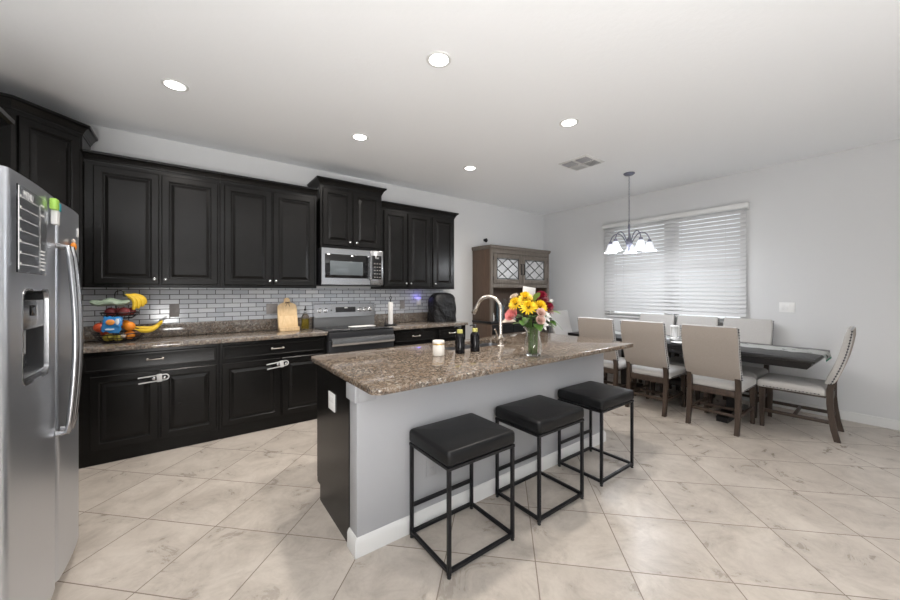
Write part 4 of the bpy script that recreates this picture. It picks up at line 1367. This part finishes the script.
# ------------------------------------------------------------------ blind
bl = thing('window_blind', 'white horizontal slat blind over the window', 'blind', (XR - .04, 2.255, 2.4))
BY0, BY1 = 1.325, 3.190
bm = NB(); box(bm, XR - .075, XR - .060, BY0 - .025, BY1 + .025, 2.420, 2.482, .003)
box(bm, XR - .0595, XR - .0005, BY0 - .025, BY0 - .012, 2.400, 2.485, .002); box(bm, XR - .0595, XR - .0005, BY1 + .012, BY1 + .025, 2.400, 2.485, .002)
obj('valance', bm, M['white_paint'], bl, True, True)
bm = NB(); box(bm, XR - .055, XR - .008, BY0, BY1, 2.425, 2.470, .003); obj('headrail', bm, M['white_paint'], bl, True, True)
ns = 25
pitch = .0545
for k in range(ns):
    z = 2.385 - k * pitch
    bm = NB()
    tl = rad(62)
    pts = []
    for i in range(5):
        q = (i - 2) / 2
        pts.append((XR - .034 + .0278 * q * math.cos(tl) - .0028 * (1 - q * q) * math.sin(tl), z + .0278 * q * math.sin(tl) + .0028 * (1 - q * q)))
    top_ = pts; bot = [(x + .0006, z_ - .0026) for x, z_ in reversed(pts)]
    prism(bm, top_ + bot, BY0, BY1, 'y')
    obj('slat', bm, M['slat'], bl, True, True, angle=40)
bm = NB(); box(bm, XR - .058, XR - .010, BY0, BY1, 2.385 - ns * pitch - .01, 2.385 - ns * pitch + .008, .003); obj('bottom_rail', bm, M['white_paint'], bl, True, True)
for y in (1.53, 2.04, 2.46, 2.98):
    bm = NB(); zb = 2.385 - ns * pitch
    tube(bm, [(XR - .052, y, 2.418), (XR - .052, y, zb)], .0014, 5); obj('ladder_cord', bm, M['white_paint'], bl, True, True)
bm = NB(); tube(bm, [(XR - .066, 2.86, 2.42), (XR - .068, 2.86, 1.30)], .004, 8); obj('tilt_wand', bm, M['acrylic'], bl, True, True)

# ------------------------------------------------------------------ ceiling fixtures
spots = [(-.081, 3.264, 'recessed ceiling light nearest the corner cabinet'),
         (1.307, 1.881, 'recessed ceiling light largest in view, above the end of the island'),
         (1.344, 3.286, 'recessed ceiling light in front of the microwave cabinet'),
         (2.764, 3.31, 'recessed ceiling light nearest the hutch'),
         (2.729, 1.89, 'recessed ceiling light nearest the air vent')]
proto = None
for i, (x, y, lab) in enumerate(spots):
    if proto is None:
        proto = thing('recessed_light', lab, 'ceiling light', (x, y, ZC), 0, 'recessed ceiling lights')
        bm = NB(); lathe(bm, [(.062, -.0005), (.082, -.0005), (.082, -.004), (.077, -.007), (.064, -.006), (.062, -.004)], seg=32, cap0=False, cap1=False); obj('trim_ring', bm, M['white_paint'], proto)
        bm = NB(); lathe(bm, [(.0625, -.0006), (.0625, -.0035), (.03, -.0055), (.003, -.006)], seg=32); obj('lens', bm, M['lens'], proto)
    else:
        place(proto, (x, y, ZC), 0, lab)
    area('recessed_lamp', (x, y, ZC - .02), (0, 0, 0), .14, .14, LAMP_W, (1.0, .93, .86), 'DISK', rad(150))

vt = thing('air_vent', 'square white ceiling air vent with four louvre panels', 'vent', (3.695, 2.393, ZC))
bm = NB(); box(bm, -.185, .185, -.185, .185, -.008, -.0005, .003); obj('frame', bm, M['white_paint'], vt)
for sx in (-1, 1):
    for sy in (-1, 1):
        bm = NB()
        for k in range(6):
            a = .02 + k * .023
            n0 = len(bm.verts)
            box(bm, -.072, .072, -.008, .008, -.0012, .0012)
            xf(bm, n0, Matrix.Translation((sx * .088, sy * (a + .012), -.016)) @ Matrix.Rotation(rad(40) * (1 if sx > 0 else -1), 4, 'X'))
        obj('louvre_panel', bm, M['vent_dark'] if sx * sy < 0 or sx < 0 else M['white_paint'], vt)

# chandelier
CX, CY_ = 4.52, 2.245
cl = thing('chandelier', 'five-arm dark metal chandelier with frosted bell shades', 'chandelier', (CX, CY_, ZC))
bm = NB(); lathe(bm, [(.066, -.0005), (.066, -.010), (.05, -.024), (.014, -.030)], (CX, CY_, ZC), 28); obj('canopy', bm, M['bronze'], cl, True, True)
bm = NB()
zt = ZC - .031
n = 26
zb = 2.275
for k in range(n):
    za, zb_ = zt - (zt - zb) * k / n, zt - (zt - zb) * (k + 1) / n
    zm = (za + zb_) / 2
    ax = Vector((1, 0, 0)) if k % 2 else Vector((0, 1, 0))
    h = (za - zb_) / 2 + .003
    pts = [Vector((CX, CY_, zm)) + ax * (.007 * math.cos(a)) + Vector((0, 0, h * math.sin(a))) for a in [2 * PI * i / 10 for i in range(11)]]
    tube(bm, pts, .0022, 5, cap=False)
obj('chain', bm, M['bronze'], cl, True, True)
bm = NB(); pts = arc((CX, CY_, 2.255), .020, 0, 2 * PI, 20); tube(bm, pts, .0035, 8, cap=False); obj('hanging_loop', bm, M['bronze'], cl, True, True)
bm = NB(); lathe(bm, [(.004, 2.24), (.014, 2.225), (.010, 2.21), (.017, 2.195), (.010, 2.18), (.009, 2.08), (.016, 2.06), (.034, 2.03), (.040, 1.99), (.030, 1.955), (.014, 1.935), (.012, 1.915), (.016, 1.905), (.010, 1.885), (.004, 1.878)], (CX, CY_, 0), 20); obj('centre_column', bm, M['bronze'], cl, True, True)
for k in range(5):
    a = rad(36.6 - 90 + 180 + 40) + 2 * PI * k / 5
    d = Vector((math.cos(a), math.sin(a), 0))
    c0 = Vector((CX, CY_, 0))
    bm = NB()
    pts = []
    for q, z in ((.03, 1.99), (.05, 2.03), (.075, 2.075), (.105, 2.11), (.145, 2.128), (.185, 2.118), (.215, 2.09), (.232, 2.055), (.236, 2.03)):
        pts.append(c0 + d * q + Vector((0, 0, z)))
    tube(bm, pts, .0065, 8)
    am = obj('arm', bm, M['bronze'], cl, True, True)
    e = c0 + d * .236
    bm = NB(); lathe(bm, [(.010, 2.035), (.020, 2.030), (.024, 2.012), (.024, 2.000)], (e.x, e.y, 0), 16); obj('socket_cup', bm, M['bronze'], am, True, True)
    bm = NB(); lathe(bm, [(.026, 2.000), (.034, 1.990), (.042, 1.965), (.052, 1.935), (.068, 1.905), (.082, 1.888), (.080, 1.887), (.065, 1.902), (.049, 1.933), (.039, 1.963), (.031, 1.986), (.023, 1.996)], (e.x, e.y, 0), 24, False, False); obj('glass_shade', bm, M['shade'], am, True, True)
    bm = NB(); ball(bm, (e.x, e.y, 1.945), .024, (1, 1, 1.3)); obj('bulb', bm, M['bulb'], am, True, True)
    l = bpy.data.lights.new('chandelier_lamp', 'POINT'); l.energy = 9; l.color = (.93, .96, 1.0); l.shadow_soft_size = .05
    lo = bpy.data.objects.new('chandelier_lamp', l); C.objects.link(lo); lo.location = (e.x, e.y, 1.875)

# ------------------------------------------------------------------ switches, outlets and small wall things
def plate(name, label, cat, loc, rz, w, h, m, gangs=1, kind='outlet'):
    """local: faces -y"""
    t_ = thing(name, label, cat, loc, rz)
    bm = NB(); box(bm, -w / 2, w / 2, -.006, -.0005, -h / 2, h / 2, .002); obj('wall_plate', bm, m, t_)
    for g in range(gangs):
        x = (g - (gangs - 1) / 2) * .040
        if kind == 'outlet':
            for zz in (-.02, .02):
                bm = NB(); box(bm, x - .016, x + .016, -.0085, -.0062, zz - .014, zz + .014, .001); obj('receptacle', bm, m, t_)
        else:
            bm = NB(); box(bm, x - .016, x + .016, -.0095, -.0062, -.033, .033, .002); obj('rocker', bm, m, t_)
    return t_
plate('light_switch', 'white three-gang light switch on the window wall', 'switch', (XR, .957, 1.187), -PI / 2, .135, .115, M['plastic_white'], 3, 'rocker')
plate('electrical_outlet', 'white outlet on the black end panel of the island', 'outlet', (IX0 - .004, 2.13, .712), PI * 1.5, .115, .105, M['plastic_white'], 2)
plate('electrical_outlet', 'pale outlet low on the island wall behind the first stool', 'outlet', (1.16, 1.752, .335), 0, .072, .115, M['island_paint'])
plate('electrical_outlet', 'taupe outlet on the tile wall near the fruit basket', 'outlet', (-.115, YB - .012, 1.185), 0, .078, .128, M['plate_grey'])
plate('electrical_outlet', 'wide taupe outlet plate on the tile behind the wooden stand', 'outlet', (.77, YB - .012, 1.175), 0, .12, .118, M['plate_grey'], 2)
plate('electrical_outlet', 'taupe outlet on the tile wall between paper towel and night light', 'outlet', (2.47, YB - .012, 1.185), 0, .075, .118, M['plate_grey'])
nl = thing('night_light', 'white plug-in night light glowing blue on the tile wall', 'night light', (2.73, YB - .013, 1.22))
bm = NB(); box(bm, -.03, .03, -.045, -.0005, -.05, .05, .014, 3); obj('housing', bm, M['plastic_white'], nl)
bm = NB(); box(bm, -.034, .034, -.03, -.004, .0515, .062, .004); obj('glow_strip', bm, M['blue_glow'], nl)
l = bpy.data.lights.new('night_light_lamp', 'POINT'); l.energy = .15; l.color = (.25, .2, 1.0); l.shadow_soft_size = .03
lo = bpy.data.objects.new('night_light_lamp', l); C.objects.link(lo); lo.location = (2.70, YB - .07, 1.30)
ws = thing('wall_sensor', 'small round black device on the wall above the hutch', 'sensor', (4.07, YB, 2.252))
bm = NB(); lathe(bm, [(.024, .0005), (.024, .012), (.014, .018)], seg=16); xf(bm, 0, Matrix.Rotation(PI / 2, 4, 'X')); obj('mount_base', bm, M['black_metal'], ws)
bm = NB(); ball(bm, (0, -.045, -.008), .030, (.85, 1, 1.2)); obj('sensor_head', bm, M['black_metal'], ws)

# child locks threaded through the door knobs
def child_lock(label, loc, tilt):
    t_ = thing('cabinet_lock', label, 'cabinet lock', loc, 0, 'child safety locks')
    bm = NB()
    mtx = Matrix.Rotation(-tilt, 4, 'Y')
    pts = [(-.10, 0, .023)] + [(-.10 + .175 * i / 4, 0, .023) for i in range(1, 5)] + [(.075 + .023 * math.sin(a), 0, .023 * math.cos(a)) for a in [PI * i / 8 for i in range(1, 8)]] + [(.075 - .175 * i / 4, 0, -.023) for i in range(0, 5)]
    tube(bm, pts, .0052, 8)
    xf(bm, 0, mtx)
    obj('lock_loop', bm, M['lock_plastic'], t_)
    bm = NB(); box(bm, .018, .054, -.009, .009, -.033, .033, .006, 2); xf(bm, 0, mtx); obj('slider', bm, M['lock_plastic'], t_)
    return t_
child_lock('pale plastic child lock on the cabinet below the fruit basket', (-.235, BF - .037, .642), rad(4))
child_lock('pale plastic child lock on the cabinet below the wooden stand', (.716, BF - .037, .641), rad(7))

# ------------------------------------------------------------------ fruit basket and its contents
FB = Vector((-.485, 4.215, CT1))
fb = thing('fruit_basket', 'two-tier dark wire basket of fruit on the worktop', 'basket', FB)
def wire_bowl(r0, r1, z0, z1, nw=16):
    bm = NB()
    for q in (0, .5, 1):
        r = r0 + (r1 - r0) * math.sin(q * PI / 2); z = z0 + (z1 - z0) * q
        tube(bm, [(r * math.cos(a), r * math.sin(a), z) for a in [2 * PI * i / 28 for i in range(29)]], 0.0035 if q != 1 else .005, 6, cap=False)
    for k in range(nw):
        a = 2 * PI * k / nw
        tube(bm, [((r0 + (r1 - r0) * math.sin(q * PI / 2)) * math.cos(a), (r0 + (r1 - r0) * math.sin(q * PI / 2)) * math.sin(a), z0 + (z1 - z0) * q) for q in (0, .33, .66, 1)], .002, 5)
    for k in range(4):
        a = PI * k / 4
        tube(bm, [(r0 * math.cos(a), r0 * math.sin(a), z0), (-r0 * math.cos(a), -r0 * math.sin(a), z0)], .002, 5)
    return bm
obj('lower_bowl', wire_bowl(.11, .165, .008, .075), M['black_metal'], fb)
obj('upper_bowl', wire_bowl(.08, .125, .205, .255, 14), M['black_metal'], fb)
bm = NB(); tube(bm, [(0, 0, .006), (-.03, 0, .34), (-.035, 0, .415), (-.025, 0, .44), (.005, 0, .448), (.02, 0, .438)], .004, 8); obj('post_with_hook', bm, M['black_metal'], fb)
bm = NB()
for k in range(3):
    a = 2 * PI * k / 3 + .5
    ball(bm, (.10 * math.cos(a), .10 * math.sin(a), .005), .005, u=8, vv=6)
obj('foot', bm, M['black_metal'], fb)
def fruit(name, label, cat, m, p, r, s=(1, 1, 1), rot=(0, 0, 0), stem=False, group=None):
    t_ = thing(name, label, cat, FB + Vector(p), 0, group)
    bm = NB(); ball(bm, (0, 0, 0), r, s, 18, 12); xf(bm, 0, Euler(rot).to_matrix().to_4x4()); obj('flesh', bm, m, t_, angle=80)
    if stem:
        bm = NB(); tube(bm, [(0, 0, r * s[2] * .9), (.003, 0, r * s[2] * 1.2)], .003, 6); obj('stem', bm, M['darkstem'], t_)
    return t_
fruit('orange', 'orange at the front of the lower basket beside the blue bag', 'orange', M['orange'], (.072, -.10, .137), .040)
fruit('orange', 'orange lowest in the basket, under the yellow bananas', 'orange', M['orange'], (.070, -.075, .060), .037)
fruit('orange', 'orange behind the post of the fruit basket', 'orange', M['orange'], (.03, .04, .145), .038)
fruit('apple', 'red orange fruit at the fridge end of the lower basket', 'fruit', M['apple'], (-.118, -.055, .135), .044, (1, 1, .95), stem=True)
fruit('apple', 'darker red fruit low at the fridge end of the basket', 'fruit', M['apple'], (-.095, .035, .080), .038, stem=True)
fruit('pear', 'yellow green fruit lowest in the basket under the blue bag', 'pear', M['pear'], (-.062, -.080, .048), .034, (1.2, 1, .95), stem=True)
fruit('pear', 'yellow green fruit in the middle of the basket bottom', 'pear', M['pear'], (.000, -.100, .046), .032, (1.1, 1, .95), stem=True)
fruit('potato', 'brown potato at the range end of the lower basket', 'potato', M['potato'], (.105, -.010, .060), .034, (1, 1.2, .85))
fruit('potato', 'pale garlic bulb at the front rim of the basket', 'garlic', M['cream'], (.035, -.128, .060), .018)
fruit('onion', 'red onion at the fridge side of the upper basket', 'onion', M['onion'], (-.052, -.045, .264), .042, (1, 1, .9), stem=True, group=None)
fruit('onion', 'red onion at the front of the upper basket', 'onion', M['onion'], (.030, -.062, .264), .042, (1, 1, .9), stem=True)
fruit('onion', 'red onion at the range side of the upper basket', 'onion', M['onion'], (.068, .020, .262), .036, (1, 1, .9), stem=True)
fruit('onion', 'red onion at the back of the upper basket', 'onion', M['onion'], (-.02, .060, .262), .034, (1, 1, .9), stem=True)
def banana_bm(p0, ax, bend, L, r):
    bm = NB()
    ax, bend = Vector(ax).normalized(), Vector(bend).normalized()
    pts, rr = [], []
    for i in range(12):
        q = i / 11
        pts.append(Vector(p0) + ax * (L * q) + bend * (.26 * L * math.sin(PI * q)))
        rr.append(r * (.28 if i == 0 else .4 if i == 1 else .35 if i == 11 else .75 + .25 * math.sin(PI * q)))
    tube(bm, pts, rr, 8)
    return bm
bt = thing('banana_bunch', 'bunch of yellow bananas hanging above the upper basket', 'bananas', FB + Vector((.03, -.03, .432)))
bm = NB(); tube(bm, [(0, 0, .012), (.004, -.004, -.02), (.012, -.006, -.035)], [.010, .013, .016], 8); obj('bunch_stem', bm, M['darkstem'], bt)
for k, (sx, sy) in enumerate(((-.02, -.035), (.012, -.03), (.035, -.01), (.03, .02))):
    obj('banana', banana_bm((.01 + sx * .3, sy * .3, -.018), (.42 + .35 * k / 3, sy * 3, -1.0 + .14 * k), (1, sy * 2, .55), .150, .019), M['banana'], bt)
bt = thing('banana_pair', 'two loose bananas poking out of the lower basket', 'bananas', FB + Vector((.118, -.085, .112)))
obj('banana', banana_bm((-.01, -.04, .0), (1, -.12, .18), (.1, -.2, -.22), .165, .018), M['banana'], bt)
obj('banana', banana_bm((-.01, .0, .018), (1, .05, .24), (.1, .1, -.22), .19, .018), M['banana'], bt)
# snack bag and bag of greens
def bag(name, label, cat, m, p, w, h, d, tilt, seed):
    rnd = random.Random(seed)
    t_ = thing(name, label, cat, FB + Vector(p))
    bm = NB()
    rings = []
    n = 16
    for i in range(9):
        q = i / 8
        rings.append([Vector((w / 2 * (1 - .12 * abs(q - .5)) * math.cos(2 * PI * k / n) * (1 + rnd.uniform(-.13, .13)), d / 2 * (max(math.sin(PI * q), .06)) ** .6 * math.sin(2 * PI * k / n) * (1 + rnd.uniform(-.22, .22)), (q - .5) * h + rnd.uniform(-.010, .010))) for k in range(n)])
    loop_skin(bm, rings)
    xf(bm, 0, Euler(tilt).to_matrix().to_4x4())
    obj('pouch', bm, m, t_, angle=60)
    return t_
sb = bag('snack_bag', 'shiny blue snack bag in the front of the fruit basket', 'bag', M['bag_blue'], (-.032, -.163, .160), .125, .130, .05, (rad(-14), rad(8), 0), 3)
bm = NB(); ball(bm, (-.006, -.030, .024), .024, (1.15, .3, 1)); obj('print_patch', bm, M['bag_orange'], sb)['label'] = 'orange printed patch'
bm = NB(); ball(bm, (.036, -.024, .026), .019, (.7, .25, 1.4)); obj('print_patch', bm, M['bag_white'], sb)['label'] = 'pale printed patch'
bm = NB(); ball(bm, (-.01, -.022, -.035), .018, (1.7, .3, .5)); obj('print_patch', bm, M['bag_white'], sb)['label'] = 'pale lower stripe'
sl = thing('salad_bag', 'crinkled pale green bag of greens lying on the upper basket', 'bag', FB + Vector((-.05, -.095, .345)))
bm = NB()
rnd = random.Random(9)
rings = []
for i in range(1, 14):
    th = PI * i / 14
    rings.append([Vector((-.125 * math.cos(th), .080 * math.sin(th) ** .7 * math.cos(2 * PI * k / 18) * rnd.uniform(.82, 1.12), .030 * math.sin(th) ** .7 * math.sin(2 * PI * k / 18) * rnd.uniform(.7, 1.2) + .006 * math.sin(5 * th))) for k in range(18)])
loop_skin(bm, rings)
obj('pouch', bm, M['lettuce'], sl, angle=25)

# wooden cookbook stand
wb = thing('cookbook_stand', 'pale wooden arched stand leaning on the worktop near the range', 'stand', (.90, 4.24, CT1))
bm = NB()
w2 = .102
poly = [(-w2, 0), (w2, 0), (w2, .22)]
poly += [(w2 * math.cos(a) * 1.0, .235 + .055 * math.sin(a)) for a in [PI * .08 + (PI * .30) * i / 5 for i in range(6)]]
poly += [(.032 * math.cos(a), .312 + .032 * math.sin(a)) for a in [-.3 + (PI + .6) * i / 10 for i in range(11)]]
poly += [(-x, z) for x, z in [(w2 * math.cos(a), .235 + .055 * math.sin(a)) for a in [PI * .38 - (PI * .30) * i / 5 for i in range(6)]]]
poly += [(-w2, .22)]
prism(bm, poly, -.008, .008, 'y')
xf(bm, 0, Matrix.Translation((0, .04, .03)) @ Matrix.Rotation(-rad(12), 4, 'X'))
obj('backboard', bm, M['board_wood'], wb)
bm = NB(); box(bm, -.100, .100, -.006, .006, 0, .135, .002); xf(bm, 0, Matrix.Translation((0, .012, .032)) @ Matrix.Rotation(-rad(15), 4, 'X')); obj('front_board', bm, M['board_wood'], wb)
bm = NB(); box(bm, -.102, .102, -.055, .06, .0006, .028, .003); obj('base_block', bm, M['board_wood'], wb)
bm = NB(); box(bm, -.102, .102, -.056, -.044, .0285, .045, .002); obj('ledge', bm, M['board_wood'], wb)
bm = NB(); c = Vector((0, .075, .315))
tube(bm, [c, c + Vector((-.02, -.014, .006)), c + Vector((-.026, -.014, -.008)), c + Vector((0, -.014, -.002)), c + Vector((.026, -.014, -.008)), c + Vector((.02, -.014, .006)), c], .0035, 6)
tube(bm, [c + Vector((-.022, -.018, -.045)), c + Vector((0, -.014, 0)), c + Vector((.022, -.018, -.045))], .003, 6)
obj('twine_bow', bm, M['hutch_side'], wb)
# olive oil bottle
ob = thing('oil_bottle', 'glass bottle half full of yellow oil beside the wooden stand', 'bottle', (1.095, 4.32, CT1))
bm = NB(); loft(bm, 0, 0, .075, .075, .02, [(.0006, .003), (.003, 0), (.145, 0), (.165, .008), (.18, .022), (.215, .026)]); obj('bottle_glass', bm, M['glass'], ob)
bm = NB(); loft(bm, 0, 0, .065, .065, .018, [(.005, .003), (.008, 0), (.120, 0), (.121, .005)]); obj('oil', bm, M['oil'], ob)
bm = NB(); lathe(bm, [(.010, .2155), (.012, .22), (.012, .235), (.005, .24), (.004, .265), (.002, .268)], seg=12); obj('pour_spout', bm, M['charcoal'], ob)
# paper towel
pt = thing('paper_towel_holder', 'black stand with a slim white paper towel roll', 'paper towel holder', (2.09, 4.10, CT1))
bm = NB(); lathe(bm, [(.085, .0006), (.085, .010), (.078, .016), (.02, .018)], seg=32); obj('base', bm, M['black_metal'], pt)
bm = NB(); lathe(bm, [(.007, .0185), (.007, .345)], seg=10); tube(bm, [(.016 * math.sin(a), 0, .358 - .016 * math.cos(a)) for a in [2 * PI * i / 16 for i in range(17)]], .004, 8, cap=False); obj('post', bm, M['black_metal'], pt)
bm = NB(); lathe(bm, [(.012, .019), (.030, .019), (.031, .022), (.031, .300), (.030, .303), (.012, .303)], seg=28); obj('towel_roll', bm, M['paper'], pt)
bm = NB(); tube(bm, [(-.075, .0, .017), (-.075, 0, .08), (-.055, 0, .14), (-.045, 0, .16)], .003, 8); obj('tension_arm', bm, M['black_metal'], pt)
# covered mixer
mc = thing('appliance_cover', 'black cloth cover draped over a mixer on the worktop', 'cover', (2.985, 4.215, CT1))
bm = NB()
n = 72
rnd = random.Random(5)
rings = []
PR_ = ((0.0006, .205, .150), (.03, .204, .150), (.10, .201, .148), (.20, .198, .145), (.29, .195, .14), (.345, .186, .13), (.385, .160, .112), (.410, .118, .085), (.422, .06, .04))
for k_ in range(49):
    f_ = k_ / 48 * (len(PR_) - 1); i_ = min(int(f_), len(PR_) - 2); f_ -= i_
    q, sx, sy = (PR_[i_][c_] * (1 - f_) + PR_[i_ + 1][c_] * f_ for c_ in range(3))
    ring = []
    for k in range(n):
        a = 2 * PI * k / n
        ca, sa = math.cos(a), math.sin(a)
        e = .62
        fold = 1 + (.035 * math.sin(5 * a + q * 26) + .022 * math.sin(9 * a + q * 34)) * max(1 - q * 1.7, .1)
        ring.append(Vector((sx * math.copysign(abs(ca) ** e, ca) * fold, sy * math.copysign(abs(sa) ** e, sa) * fold, q)))
    rings.append(ring)
loop_skin(bm, rings)
obj('cloth_shell', bm, M['cover'], mc, angle=70)
